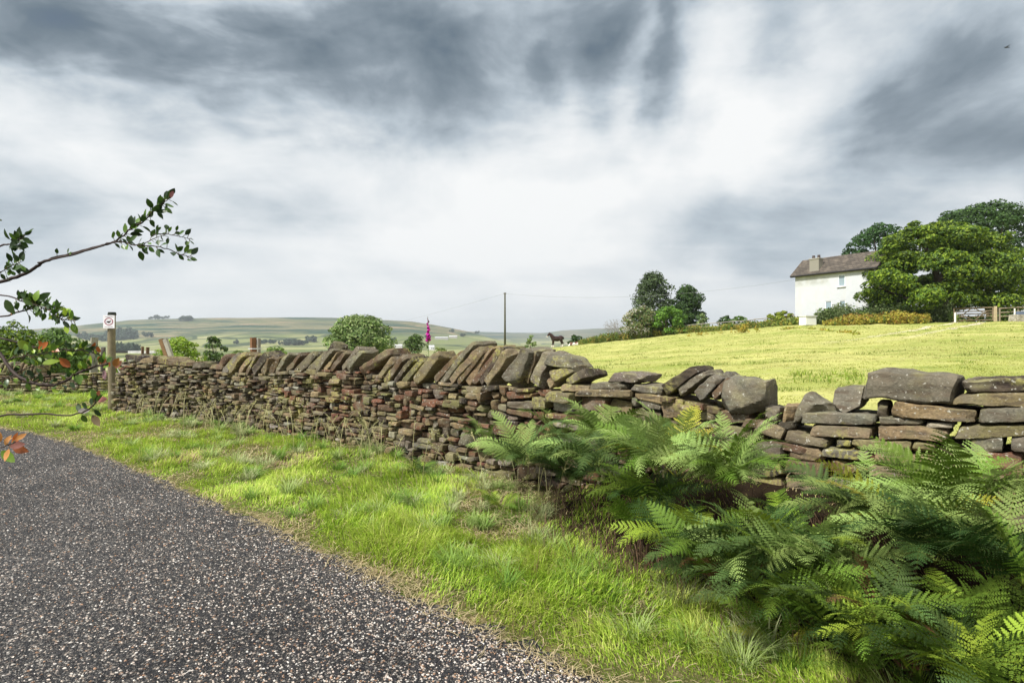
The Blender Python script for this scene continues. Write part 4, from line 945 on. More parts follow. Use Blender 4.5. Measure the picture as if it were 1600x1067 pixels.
# distant farm
def farm(px, Y, w, h, d, label, wallc, roofc, wins=0):
    x, y, z = ground_at(px, Y); e = empty('farm_building', (x, y, z)); tag(e, label, 'farm building')
    MB().box((0, 0, h/2-1), (w, d, h+2), col=wallc).build('wall', M_PLAIN, e)
    m = MB(); r = h*.45; m.add([(-w/2-.3, -d/2-.3, h), (w/2+.3, -d/2-.3, h), (w/2+.3, d/2+.3, h), (-w/2-.3, d/2+.3, h), (-w/2-.3, 0, h+r), (w/2+.3, 0, h+r)], Q=[[0, 1, 5, 4], [2, 3, 4, 5]], T=[[0, 4, 3], [1, 2, 5]], col=roofc); m.build('roof', M_PLAIN, e)
    for i in range(wins): MB().box(((i+.5)/wins*w*.5-w*.0, -d/2-.1, h*.5), (w*.12, .3, h*.45), col=(.03, .03, .04)).build('window', M_PLAIN, e)
farm(674, 900, 9, 5, 7, 'tiny white farmhouse beyond the foxglove stem', (.75, .75, .72), (.55, .57, .6), 2)
farm(690, 1500, 34, 5, 12, 'long pale grey roofed barn in the valley right of the foxglove', (.35, .34, .32), (.42, .43, .44))
farm(708, 1580, 22, 5, 10, 'second pale barn behind the end of the long barn', (.38, .36, .33), (.48, .48, .48))
farm(623, 1100, 14, 5, 8, 'pale low farm shed between the round tree and the dark round bush', (.55, .53, .50), (.5, .5, .5))

# ---------------------------------------------------------------- white house
def house():
    A = np.array([29.5, 60.0]); Bp = np.array([33.4, 52.9]); d = Bp-A; L = float(np.linalg.norm(d)); d /= L; n = np.array([d[1], -d[0]])     # n points to the camera side
    if n@(-A) < 0: n = -n
    zE = EYE+105/F*60; zb = 2.9; H = zE-zb
    e = empty('house', (A[0], A[1], zb)); tag(e, 'white rendered two storey house with a dark slate roof on the hill', 'house')
    rot = math.atan2(d[1], d[0]); e.rotation_euler.z = rot; D = 6.0         # local: x along the wall, -y towards the camera, z up
    wx = lambda px: (lambda u: (u*A[1]-A[0])/(d[0]-u*d[1]))((px-CX)/F)
    def wz(px, py): s = wx(px); return EYE-(py-HY)/F*(A[1]+d[1]*s)-zb
    wins = []
    for (x0, x1, y0, y1) in ((1309.5, 1320.5, 429, 447.5), (1289, 1299.5, 470, 490), (1311, 1321, 469, 488)):
        wins.append((wx(x0), wx(x1), wz(x0, y1), wz(x0, y0)))
    mb = MB(); xs = sorted({0, L, *[w[0] for w in wins], *[w[1] for w in wins]}); zs = sorted({0, H, *[w[2] for w in wins], *[w[3] for w in wins]}); c = (.52, .54, .565)
    for i in range(len(xs)-1):
        for j in range(len(zs)-1):
            mx, mz = (xs[i]+xs[i+1])/2, (zs[j]+zs[j+1])/2
            if any(w[0] < mx < w[1] and w[2] < mz < w[3] for w in wins): continue
            mb.add([(xs[i], 0, zs[j]), (xs[i+1], 0, zs[j]), (xs[i+1], 0, zs[j+1]), (xs[i], 0, zs[j+1])], Q=[[0, 1, 2, 3]], col=c)
    for w in wins:
        a, b, z0, z1 = w; r = .12
        mb.add([(a, 0, z0), (b, 0, z0), (b, 0, z1), (a, 0, z1), (a, r, z0), (b, r, z0), (b, r, z1), (a, r, z1)], Q=[[0, 4, 5, 1], [1, 5, 6, 2], [2, 6, 7, 3], [3, 7, 4, 0]], col=c)
    ry = 1.75; rh = 1.5
    mb.add([(0, 0, 0), (0, D, 0), (0, D, H-1.6), (0, ry, H+rh), (0, 0, H)], T=[[0, 4, 3], [0, 3, 2], [0, 2, 1]], col=c)
    mb.add([(L, 0, 0), (L, D, 0), (L, D, H-1.6), (L, ry, H+rh), (L, 0, H)], T=[[0, 3, 4], [0, 2, 3], [0, 1, 2]], col=c)
    mb.add([(0, D, 0), (L, D, 0), (L, D, H-1.6), (0, D, H-1.6)], Q=[[0, 3, 2, 1]], col=c)
    def rend(N, c, P, geo):
        z = N('ShaderNodeSeparateXYZ', i_0=P).outputs[2]; hi = N('ShaderNodeMapRange', i_0=z, i_1=zE-1.5, i_2=zE-1.1)
        x = N('ShaderNodeSeparateXYZ', i_0=P).outputs[1]; lf = N('ShaderNodeMapRange', i_0=x, i_1=56.6, i_2=56.9)
        m = N('ShaderNodeMath', operation='MULTIPLY', i_0=N('ShaderNodeMath', operation='MULTIPLY', i_0=hi, i_1=lf), i_1=noise_mask(N, P, .8, .35, .55, 3.0))
        c = mixc(N, m, c, (.40, .41, .40))
        Pz = N('ShaderNodeVectorMath', operation='MULTIPLY', i_0=P, i_1=(1, 1, .3)).outputs[0]
        c = mixc(N, N('ShaderNodeMath', operation='MULTIPLY', i_0=noise_mask(N, Pz, 1.6, .5, .8), i_1=.5), c, (.55, .53, .46)); return c
    mb.build('wall', surf('white_render', 'attr', rough=.9, bump=.3, bscale=8, noise=(2, .05), extra=rend), e)
    for w in wins:
        a, b, z0, z1 = w; f = MB(); t = .07
        for (p, s) in (((a+t/2, .06, (z0+z1)/2), (t, .06, z1-z0)), ((b-t/2, .06, (z0+z1)/2), (t, .06, z1-z0)), (((a+b)/2, .06, z0+t/2), (b-a-2*t, .06, t)), (((a+b)/2, .06, z1-t/2), (b-a-2*t, .06, t))): f.box(p, s, col=(.8, .82, .84))
        f.box(((a+b)/2, -.06, z0-.04), (b-a+.16, .14, .06), col=(.7, .7, .68))
        fr = f.build('window', M_PLAIN, e)
        MB().add([(a, .09, z0), (b, .09, z0), (b, .09, z1), (a, .09, z1)], Q=[[0, 1, 2, 3]], col=(.25, .32, .36)).build('pane', surf('window_glass', 'attr', rough=.08, spec=.9), fr)
    ov = .28; es = rh/ry; rm = MB(); tk = .09; x0, x1 = -.35, L+.3
    slope = lambda y: H+es*y
    fr_ = [(x0, -ov, slope(-ov)+tk), (x1, -ov, slope(-ov)+tk), (x1, ry, H+rh+tk), (x0, ry, H+rh+tk)]
    bk = [(x0, D+ov, H-1.75+tk), (x1, D+ov, H-1.75+tk)]
    rm.add(fr_+bk, Q=[[0, 1, 2, 3], [3, 2, 5, 4]]); rm.add([(a, b, c_-tk) for a, b, c_ in fr_+bk], Q=[[3, 2, 1, 0], [4, 5, 2, 3]])
    rm.add([fr_[0], fr_[1], (x1, -ov, slope(-ov)-.14), (x0, -ov, slope(-ov)-.14)], Q=[[3, 2, 1, 0]])
    for xx in (x0, x1): rm.box((xx, ry/2-ov/2, (slope(-ov)+H+rh)/2), (.05, math.hypot(ry+ov, rh+es*ov), .16), rot=Matrix.Rotation(math.atan(es), 3, 'X'))
    def slate(N, c, P, geo):
        w = N('ShaderNodeVectorMath', operation='SUBTRACT', i_0=P, i_1=(A[0], A[1], 0)).outputs[0]
        al = N('ShaderNodeVectorMath', operation='DOT_PRODUCT', i_0=w, i_1=(d[0], d[1], 0)).outputs['Value']; z = N('ShaderNodeSeparateXYZ', i_0=P).outputs[2]
        v = N('ShaderNodeCombineXYZ', i_0=al, i_1=z, i_2=0.0); br = N('ShaderNodeTexBrick', i_Vector=v, i_Scale=1.0, i_Color1=(.12, .10, .08, 1), i_Color2=(.065, .055, .045, 1), i_Mortar=(.02, .016, .014, 1))
        br.inputs['Brick Width'].default_value = .42; br.inputs['Row Height'].default_value = .2; br.inputs['Mortar Size'].default_value = .018
        return mixc(N, noise_mask(N, P, 1.5, .5, .75), br.outputs[0], (.17, .14, .11))
    roof = rm.build('roof', surf('slates', 'attr', rough=.8, extra=slate), e)
    cx = wx(1272); cm = MB(); cz = slope(.25); cm.box((cx, .35, cz+.35), (1.0, .7, 1.5), col=(.24, .225, .19)); cm.box((cx, .35, cz+1.14), (1.12, .82, .09), col=(.35, .33, .3))
    ch = cm.build('chimney', M_PLAIN, roof)
    for k in (-.28, .28): MB().tube([(cx+k, .35, cz+1.18), (cx+k, .35, cz+1.5)], [.16, .13], 8, (.06, .045, .04)).build('chimney_pot', M_PLAIN, roof)
    px_ = wx(1360); MB().tube([(px_, -.09, .2), (px_, -.09, H-.15)], .06, 6, (.07, .07, .08)).tube([(px_, -.09, H-.2), (px_, -ov, slope(-ov)-.05)], .05, 6, (.07, .07, .08)).build('drainpipe', M_PLAIN, e)
    MB().tube([(x0, -ov-.05, slope(-ov)-.02), (x1, -ov-.05, slope(-ov)-.02)], .07, 6, (.025, .025, .03)).build('gutter', M_PLAIN, e)
house()
# white tank
x, y, z = ground_at(1262, 54); e = empty('water_tank', (x, y, z), .25); tag(e, 'small white box shaped tank at the field edge below the house', 'tank')
zt = EYE+39/F*54-z; MB().box((0, 0, zt/2), (1.15, .9, zt), col=(.72, .73, .72), taper=.97).build('body', M_PLAIN, e); MB().box((0, 0, zt+.03), (1.24, 1.0, .08), col=(.60, .61, .6)).build('lid', M_PLAIN, e)

# ---------------------------------------------------------------- weeds along the far edge of the field
def weeds(name, label, pts, n, hgt, cols, spread, seed, lw=.09):
    rg = np.random.default_rng(seed); pts = np.array(pts, float); t = rg.random(n)*(len(pts)-1); i = np.minimum(t.astype(int), len(pts)-2); f = (t-i)[:, None]; q = pts[i]*(1-f)+pts[i+1]*f
    Y = q[:, 1]+rg.uniform(-spread, spread, n); X = (q[:, 0]-CX)/F*Y; cl = fbm(X*.9, Y*.5, seed, 3); k = rg.random(n) < .35+cl; X, Y, cl, q = X[k], Y[k], cl[k], q[k]; n = len(X)
    Z = height(X, Y); H = hgt*q[:, 2]*(.45+.95*cl)*rg.uniform(.5, 1.2, n); cc = np.array(cols)[(np.clip(cl*1.6-.3+rg.normal(size=n)*.22, 0, .999)*len(cols)).astype(int)]*rg.uniform(.7, 1.25, (n, 1))
    a = rg.uniform(0, 6.28, n); V, Q, C = blades(np.stack([X, Y, Z-.02], 1), H, np.full(n, .035), a, rg.uniform(.1, .7, n), cc*.7, cc, 2)
    m = 7; idx = np.repeat(np.arange(n), m); hh = rg.uniform(.15, 1, n*m)*H[idx]; P = np.stack([X[idx]+rg.normal(size=n*m)*.10, Y[idx]+rg.normal(size=n*m)*.10, Z[idx]+hh], 1)
    o_ = rg.normal(size=(n*m, 3)); V2, Q2, C2 = leaf_quads(P, o_, lw*2, rg, np.ones((1, 3))); C2 = C2*np.repeat(cc[idx], 4, 0)
    o = obj(name, np.vstack([V, V2]), np.vstack([Q, Q2+len(V)]), M_LEAF, None, np.vstack([C, C2])); tag(o, label, None, kind='stuff')
weeds('golden_weeds', 'golden and rust coloured dock weeds at the field edge below the house', [(1290, 53, .4), (1330, 51, .8), (1400, 48.5, 1.0), (1450, 46.5, .7)], 2600, .95, [(.16, .22, .04), (.38, .34, .05), (.42, .34, .05), (.28, .17, .04), (.36, .36, .06)], 1.6, 1)
weeds('nettles', 'tall green nettles in a bank in front of the white house', [(1275, 56, .8), (1320, 53, 1.1), (1400, 51, 1.15), (1488, 48.5, 1.2)], 4200, 1.35, [(.10, .17, .04), (.14, .21, .05), (.07, .12, .03), (.17, .22, .09)], 1.5, 2)
weeds('skyline_weeds', 'yellowing rough grass and docks along the skyline edge of the field', [(905, 80, .7), (950, 78, .9), (1010, 75, 1.), (1080, 72, .8), (1150, 67, .6), (1240, 59, .7), (1275, 57, .8)], 4200, 1.1, [(.20, .26, .05), (.30, .30, .05), (.12, .19, .04), (.30, .24, .05), (.14, .22, .04)], 1.8, 3)
weeds('gateside_weeds', 'green weeds by the gate posts', [(1484, 47.5, .7), (1500, 47, .6), (1560, 46, .7), (1580, 45.5, 1.1), (1590, 45.5, .8)], 500, 1.0, [(.12, .20, .04), (.2, .27, .05)], .8, 4)
weeds('field_weeds', 'loose tufts of taller weeds standing in the mown field', [(1075, 55, .3), (1160, 48, 1.0), (1163, 48, 1.0), (1250, 44, .2), (1340, 30, .2)], 90, .6, [(.30, .32, .05), (.38, .30, .05)], .5, 5)
weeds('field_tufts', 'patch of fresh green grass tufts in the mown field behind the wall', [(1235, 10.8, .8), (1290, 10.4, 1.), (1350, 10.2, .8)], 150, .15, [(.24, .34, .05), (.30, .38, .06)], .8, 6, .012)
# ---------------------------------------------------------------- posts, sign, fences, gate
def post(name, px, ytop, Y, wpx, label, cat='fence post', lean=(0, 0), col=(.20, .17, .12), square=False, topcol=None, seed=0):
    rg = np.random.default_rng(seed); x, _, zt = at(px, ytop, Y); zb = hz(x, Y)-.15; e = empty(name, (x, Y, zb)); tag(e, label, cat); r = wpx/F*Y/2; H = zt-zb
    t = np.linspace(0, 1, 9)[:, None]; P = np.array([[0, 0, 0]])*(1-t)+np.array([[lean[0]*H, lean[1]*H, H]])*t; P[:, :2] += np.sin(t*5+seed)*r*.08
    m = MB().tube(P, r*(1.06-.12*t[:, 0]), 4 if square else 10, col); m.build('shaft', M_WOOD, e, not square); return e, H, r
sp, H, r = post('sign_post', 175, 491, 12.3, 11.5, 'mossy round timber post beside the wall end, carrying a white dog sign', 'sign post', col=(.19, .16, .10), seed=1)
MB().tube([(0, 0, H-.01), (0, 0, H+.05)], [r*1.05, r*.9], 12, (.02, .025, .02)).build('cap', M_WOOD, sp)
def sign():
    x, Y = sp.location.x, sp.location.y-r*1.15-.012; w, h = .225, .275; zc = EYE-(502.5-HY)/F*12.3
    e = empty('dog_sign', (x+.005, Y, zc), R(6)); tag(e, 'small white notice with a dog in a dark ring, fixed to the timber post', 'sign')
    MB().box((0, 0, 0), (w, .006, h), col=(.80, .79, .82)).build('plate', M_PLAIN, e)
    ink = (.10, .05, .08); n = 40; a = np.linspace(0, 2*np.pi, n, endpoint=False); V = np.vstack([np.stack([np.cos(a)*q, 0*a-.006, np.sin(a)*q*.92+.005], 1) for q in (.086, .069)]); i = np.arange(n); j = (i+1) % n
    MB().add(V, Q=np.stack([i, j, j+n, i+n], 1), col=(.30, .06, .10)).build('ring', M_PLAIN, e)
    dog = [(-.050, -.028), (-.040, -.030), (-.028, -.012), (-.020, -.012), (-.012, -.034), (-.004, -.034), (-.006, -.014), (.012, -.012), (.018, -.032), (.026, -.032), (.024, -.006), (.032, .004), (.046, .010), (.046, .018), (.034, .026), (.026, .020), (.016, .010), (-.016, .012), (-.030, .006), (-.038, .022), (-.042, .020), (-.036, .000), (-.036, -.012)]
    bm = bmesh.new(); f = bm.faces.new([bm.verts.new((p[0]*1.05, -.0065, p[1]*1.05+.004)) for p in dog]); bmesh.ops.triangulate(bm, faces=[f]); V = np.array([v.co[:] for v in bm.verts]); bm.verts.index_update(); T = [[v.index for v in f.verts] for f in bm.faces]; bm.free()
    MB().add(V, T=T, col=(.03, .02, .03)).build('dog_symbol', M_PLAIN, e)
    m = MB()      # the lettering is illegible in the photograph: two faint rows of strokes
    rg = np.random.default_rng(3)
    for z0, x0, x1, hh in ((.108, -.075, .085, .013), (-.106, -.080, .080, .008)):
        xx = x0
        while xx < x1: ww = rg.uniform(.005, .011); m.box((xx+ww/2, -.005, z0), (ww, .003, hh*rg.uniform(.7, 1)), col=(.22, .16, .20)); xx += ww+rg.choice([.003, .003, .009])
    m.build('lettering', M_PLAIN, e)
sign()
post('gate_post', 147, 527, 17.4, 13, 'pale lichened square post left of the signpost', col=(.27, .26, .21), square=True, seed=2)
post('fence_stub', 161, 542, 17.3, 7, 'short dark stub of a post close to the left of the signpost', col=(.07, .06, .05), seed=3)
e = empty('split_post', at(262, 530, 14.0)[:2]+(0,)); tag(e, 'leaning grey post split down the middle, behind the bright lime bush side of the wall', 'fence post')
e['label'] = 'leaning grey timber post, split down the middle, in front of the bright lime bush'
for k, (dx, c) in enumerate(((-.045, (.20, .12, .06)), (.055, (.34, .32, .27)))):
    zt = EYE-(530-HY)/F*14; MB().box((0, 0, 0), (.085, .10, 1.5), col=c).build('half_post', M_WOOD, e); o = bpy.context.scene.objects[-1] if False else e.children[-1]
    o.location = (dx+.13, 0, zt-.70); o.rotation_euler = (0, R(-19), 0)
e, H, r = post('banded_post', 396, 527, 11.5, 11, 'rusty brown fence post with a pale metal band behind the slanting copes', col=(.20, .10, .05), square=True, seed=5)
MB().tube([(.11, .0, 0), (.11, 0, H-.02)], .035, 4, (.26, .24, .21)).build('strut', M_WOOD, e)
MB().tube([(.04, 0, H-.23), (.04, 0, H-.21)], .135, 10, (.50, .52, .50), False).build('metal_band', M_PLAIN, e)
for i, (px, yt, w_, c, l) in enumerate(((223, 541, 5, (.16, .10, .06), 'left one of two short brown post stubs above the wall'), (231, 542, 6, (.13, .08, .05), 'right one of two short brown post stubs above the wall'))): post('fence_stub', px, yt, 13.2, w_, l, col=c, square=True, seed=6+i)
x, y, z = at(222, 549.5, 13.4); e = empty('board', (x, y, z)); tag(e, 'flat white board lying across the wall top by the short stubs', 'board'); MB().box((0, 0, 0), (.62, .06, .055), col=(.62, .62, .60)).box((-.46, 0, .0), (.30, .06, .05), col=(.05, .05, .05)).build('plank', M_WOOD, e)
p, nn = wpt(.12); z = EYE-(575-HY)/F*12; t = np.linspace(0, 1, 12); a = np.linspace(1.2, 5.0, 12)
e = empty('wire_loop', (p[0]-.05, p[1]-.12, 0)); tag(e, 'loose white wire loop hanging on the end of the wall beside the signpost', 'wire')
MB().tube(np.stack([.30+np.cos(a)*.10, 0*a, z+.05+np.sin(a)*.14], 1), .009, 5, (.62, .60, .55)).build('loop', M_PLAIN, e)
x, y, z0 = ground_at(789, 80); zt = EYE-(457-HY)/F*80; e = empty('utility_pole', (x, y, z0-.3)); tag(e, 'tall thin dark utility pole standing alone behind the wall', 'utility pole')
MB().tube([(0, 0, 0), (0, 0, zt-z0+.3)], [.17, .11], 10, (.075, .075, .05)).build('pole', M_WOOD, e, True)
for k in (-.14, .14): MB().tube([(k, 0, zt-z0+.12), (k, 0, zt-z0+.3)], .05, 6, (.1, .08, .06)).build('insulator', M_PLAIN, e)
def wire(a, b, sag, label):
    t = np.linspace(0, 1, 30)[:, None]; P = np.array(a)*(1-t)+np.array(b)*t; P[:, 2] -= (4*sag*t*(1-t))[:, 0]; e = empty('overhead_wire', a); tag(e, label, 'wire'); MB().tube(P-np.array(a), .010, 4, (.25, .26, .27), False).build('cable', M_PLAIN, e)
pt = (x, 80, zt-.1); wire(pt, at(1240, 437, 60.3), 1.1, 'thin overhead wire from the pole to the white house'); wire(pt, at(430, 528, 260), 2.5, 'thin overhead wire falling away from the pole to the left')
# field gate
def gate():
    Y = 45.5; a = np.array(at(1489, 482, Y+1)); b = np.array(at(1552, 480, Y-.5)); zg = hz(a[0], a[1]); e = empty('field_gate', (a[0], a[1], zg)); tag(e, 'five barred wooden field gate with crossed braces under the lime green tree', 'gate')
    c = (.17, .13, .08); L = np.array([b[0]-a[0], b[1]-a[1], 0]); h = a[2]-zg; top = b[2]-a[2]
    P = lambda s, z: L*s+np.array([0, 0, z+top*s])
    for k, f in enumerate((1, .77, .58, .38, .12)): MB().tube([P(0.02, h*f), P(1, h*f)], .055 if k == 0 else .04, 4, c).build('bar', M_WOOD, e)
    for s in (.03, .99): MB().tube([P(s, h*.08), P(s, h*1.04)], .055, 4, c).build('stile', M_WOOD, e)
    for s0, z0, s1, z1 in ((.16, h*.38, .46, h), (.52, h, .97, h*.30), (.22, h*.5, .5, h*.12), (.54, h*.12, .84, h*.77)): MB().tube([P(s0, z0)-np.array([0, .05, 0]), P(s1, z1)-np.array([0, .05, 0])], .035, 4, c).build('brace', M_WOOD, e)
gate()
post('gate_post', 1555.5, 478, 44.9, 6, 'thick squared timber gate post at the right end of the gate', col=(.36, .29, .18), square=True, seed=8)
post('white_post', 1492.5, 488, 45.2, 3.2, 'short white post at the left end of the gate', col=(.70, .68, .60), square=True, seed=9)
def rail_fence(name, pts, label, np_, hts=(1, .6), col=(.30, .28, .23), hh=1.0):
    e = empty(name, (0, 0, 0)); tag(e, label, 'fence'); pts = np.array(pts, float); t = np.linspace(0, len(pts)-1, np_); q = np.stack([np.interp(t, np.arange(len(pts)), pts[:, k]) for k in range(2)], 1)
    Y = q[:, 1]; X = (q[:, 0]-CX)/F*Y; Z = height(X, Y); e.location = (X[0], Y[0], Z[0]); o0 = np.array([X[0], Y[0], Z[0]])
    for k in range(np_): MB().tube([(X[k]-o0[0], Y[k]-o0[1], Z[k]-o0[2]-.2), (X[k]-o0[0], Y[k]-o0[1], Z[k]-o0[2]+hh)], .075, 4, col).build('post', M_WOOD, e)
    for f in hts:
        for k in range(np_-1): MB().tube([(X[k]-o0[0], Y[k]-.07-o0[1], Z[k]-o0[2]+hh*f*.93), (X[k+1]-o0[0], Y[k+1]-.07-o0[1], Z[k+1]-o0[2]+hh*f*.93)], .05, 4, col).build('rail', M_WOOD, e)
rail_fence('rail_fence', [(1070, 72.5), (1140, 68), (1185, 65), (1240, 60.5)], 'low grey two rail fence along the skyline left of the house', 9, hh=1.05)
rail_fence('rail_fence', [(1562, 45), (1620, 44.5), (1680, 44)], 'pale timber post and rail fence right of the gate', 5, (1, .68, .38), (.24, .20, .14), 1.1)
rail_fence('rail_fence', [(1272, 54.8), (1300, 54), (1330, 53)], 'short faded rail fence half hidden in weeds beside the white tank', 4, (1,), (.5, .47, .38), .9)
x, y, z = ground_at(1597, 43.5); e = empty('stone_trough', (x, y, z), .1); tag(e, 'low pale stone trough at the right edge of the picture below the fence', 'trough')
MB().box((0, 0, .2), (1.5, .8, .62), col=(.42, .39, .33), taper=.94).build('basin', M_STONE, e); MB().box((.1, .1, .62), (1.05, .5, .28), col=(.10, .13, .18), taper=.8).build('cover', M_PLAIN, e); MB().tube([(-.62, 0, .3), (-.62, 0, .98)], .06, 4, (.7, .68, .6)).build('marker', M_PLAIN, e)

# ---------------------------------------------------------------- foxglove
def foxglove():
    px, Y = 668, 9.4; x, _, zt = at(px, 494, Y); z0 = hz(x, Y); H = zt-z0; rg = np.random.default_rng(2); e = empty('foxglove', (x, Y, z0)); tag(e, 'single magenta foxglove spike rising above the stone coping', 'flower')
    t = np.linspace(0, 1, 14); st = np.stack([np.sin(t*3)*.02, 0*t, H*t], 1); MB().tube(st, np.linspace(.009, .003, 14), 6, (.18, .26, .08)).build('stem', M_LEAF, e)
    fl = MB(); n = 34; zb = H-.37
    for i in range(n):
        f = i/(n-1); z = zb+f*.355; a = rg.choice([-.9, -.3, .4, 1.0, 2.6, 3.6])+rg.normal()*.3-1.57; L = .050*(1-f)**.6+.008; r0 = .013*(1-f)**.6+.004; d = np.array([math.cos(a), math.sin(a), -.75-.2*(1-f)]); d /= np.linalg.norm(d)
        c0 = np.array([np.interp(z/H, t, st[:, 0]), 0, z]); c = np.array([.55, .03, .36])*rg.uniform(.75, 1.25) if f < .78 else np.array([.28, .10, .16])
        fl.tube([c0, c0+d*L*.35, c0+d*L*.8, c0+d*L], [r0*.35, r0*.8, r0, r0*1.35], 7, c, False)
    fl.build('flowers', M_FLEAF, e, True)
    P = np.repeat([[0, 0, 0.]], 40, 0); P[:, 2] = rg.uniform(.1, zb-.03, 40); a = rg.uniform(0, 6.28, 40); V, Q, C = blades(P, np.full(40, .10), np.full(40, .028), a, np.full(40, 1.5), np.tile([.13, .20, .06], (40, 1)), None, 3); obj('leaves', V, Q, M_LEAF, e, C)
foxglove()

# ---------------------------------------------------------------- horses
def skin(verts, edges, radii, name, mat, parent, colf, sub=2):
    me = bpy.data.meshes.new(name); me.from_pydata(verts, edges, []); o = link(bpy.data.objects.new(name, me)); m = o.modifiers.new('s', 'SKIN'); 
    for v, r_ in zip(me.skin_vertices[0].data, radii): v.radius = (r_, r_) if not isinstance(r_, tuple) else r_
    me.skin_vertices[0].data[0].use_root = True; s2 = o.modifiers.new('b', 'SUBSURF'); s2.levels = sub; s2.render_levels = sub
    dg = bpy.context.evaluated_depsgraph_get(); dg.update(); nm = bpy.data.meshes.new_from_object(o.evaluated_get(dg)); bpy.data.objects.remove(o); nm.name = name
    n = len(nm.vertices); co = np.zeros(n*3); nm.vertices.foreach_get('co', co); co = co.reshape(-1, 3)
    a = nm.color_attributes.new('Col', 'FLOAT_COLOR', 'POINT'); c = np.ones((n, 4)); c[:, :3] = colf(co); a.data.foreach_set('color', c.ravel().astype(np.float32)); nm.materials.clear(); nm.materials.append(mat)
    nm.polygons.foreach_set('use_smooth', np.ones(len(nm.polygons), dtype=bool)); return link(bpy.data.objects.new(name, nm), parent)
M_COAT = surf('horse_coat', 'attr', rough=.6, spec=.3, noise=(5, .2))
def horse(px, Y, label, rz, grazing=False, coat=(.05, .022, .015), patches=False, zadd=0, sc=1.0):
    x, y, z = ground_at(px, Y); e = empty('horse', (x, y, z+zadd), rz); e.scale = (sc,)*3; tag(e, label, 'horse')
    # faces -x
    mb = MB()
    def ball(c, r):
        th = np.linspace(.02, np.pi-.02, 12); zc = -np.cos(th); 
        mb.tube(np.stack([c[0]+zc*r[0], c[1]+0*zc, c[2]+0*zc], 1), np.sin(th)*r[2], 14); V_ = mb.V[-1]; V_[:, 1] = c[1]+(V_[:, 1]-c[1])*r[1]/r[2]
    ball((0, 0, 1.13), (.66, .34, .37)); ball((-.46, 0, 1.17), (.34, .30, .39)); ball((.52, 0, 1.24), (.42, .32, .36))
    neck = [(-.52, 0, 1.28, .31), (-.78, 0, 1.56, .22), (-.98, 0, 1.80, .155), (-1.04, 0, 1.84, .15), (-1.20, 0, 1.66, .135), (-1.34, 0, 1.42, .09), (-1.39, 0, 1.34, .08)] if not grazing else [(-.52, 0, 1.20, .31), (-.80, 0, .92, .22), (-1.02, 0, .60, .155), (-1.08, 0, .54, .15), (-1.18, 0, .36, .13), (-1.26, 0, .14, .09), (-1.28, 0, .08, .08)]
    def limb(P): P = np.array(P, float); t = np.linspace(0, len(P)-1, 4*len(P)); Q_ = np.stack([np.interp(t, np.arange(len(P)), P[:, k]) for k in range(4)], 1); mb.tube(Q_[:, :3], Q_[:, 3], 12)
    limb(neck)
    for s in (-1, 1):
        f = .10 if s > 0 else -.04; g = -.12 if s > 0 else .06
        limb([(-.50, .16*s, 1.05, .17), (-.50-f*.4, .16*s, .56, .088), (-.52-f, .16*s, .28, .066), (-.52-f, .16*s, .15, .085), (-.56-f, .16*s, .06, .11), (-.58-f, .16*s, .0, .115)])
        limb([(.56, .15*s, 1.15, .25), (.64, .16*s, .82, .17), (.80+g*.6, .16*s, .52, .09), (.74+g, .16*s, .30, .066), (.72+g, .16*s, .15, .085), (.68+g, .16*s, .06, .11), (.66+g, .16*s, .0, .115)])
        h = neck[3]; limb([(h[0]+.02, .06*s, h[2]+.08, .045), (h[0]+.02, .08*s, h[2]+.24, .012)])
    def colf(co):
        c = np.tile(np.array(coat), (len(co), 1)); c[:, 0] *= 1+.5*np.clip(co[:, 2]-1.1, 0, .5); low = co[:, 2] < .40; hind = co[:, 0] > .3
        w = (low & hind) | (co[:, 2] < .25); c[w] = (.62, .56, .50)
        tip = np.linalg.norm(co-np.array(neck[-1][:3]), axis=1) < .20; c[tip] = (.65, .6, .55)
        if patches: pm = fbm(co[:, 0]*1.6+2, co[:, 2]*1.8, 4, 2) > .42; c[pm] = (.68, .64, .58)
        return c
    o = mb.build('tmp', None); m = o.modifiers.new('r', 'REMESH'); m.mode = 'VOXEL'; m.voxel_size = .035; m2 = o.modifiers.new('s', 'SMOOTH'); m2.iterations = 4
    dg = bpy.context.evaluated_depsgraph_get(); dg.update(); nm = bpy.data.meshes.new_from_object(o.evaluated_get(dg)); bpy.data.objects.remove(o); nm.name = 'body'; n = len(nm.vertices); co = np.zeros(n*3); nm.vertices.foreach_get('co', co); co = co.reshape(-1, 3)
    for at_ in list(nm.color_attributes): nm.color_attributes.remove(at_)
    a = nm.color_attributes.new('Col', 'FLOAT_COLOR', 'POINT'); c = np.ones((n, 4)); c[:, :3] = colf(co); a.data.foreach_set('color', c.ravel().astype(np.float32)); nm.materials.clear(); nm.materials.append(M_COAT); nm.polygons.foreach_set('use_smooth', np.ones(len(nm.polygons), dtype=bool)); link(bpy.data.objects.new('body', nm), e)
    m = MB(); n = 90; rg = np.random.default_rng(1); t = rg.random(n); A = np.array(neck[0][:3])+np.array([.10, 0, .32]); B = np.array(neck[2][:3])+np.array([.10, 0, .14]); P = A*(1-t)[:, None]+B*t[:, None]
    Vb, Q, C = blades(P-np.array([0, 0, .16]), np.full(n, .20), np.full(n, .06), rg.normal(size=n)*.5, np.full(n, .4), np.tile([.02, .015, .012], (n, 1)), None, 2); obj('mane', Vb, Q, M_COAT, e, C)
    MB().tube([(.82, 0, 1.44), (.97, 0, 1.28), (1.0, 0, .9), (.97, 0, .5)], [.05, .085, .10, .03], 7, (.03, .018, .014) if not patches else (.6, .56, .5)).build('tail', M_COAT, e, True)
horse(870, 79.5, 'dark brown horse with white muzzle and white feet standing at the field edge', R(8), coat=(.024, .011, .010), zadd=.06, sc=1.0)
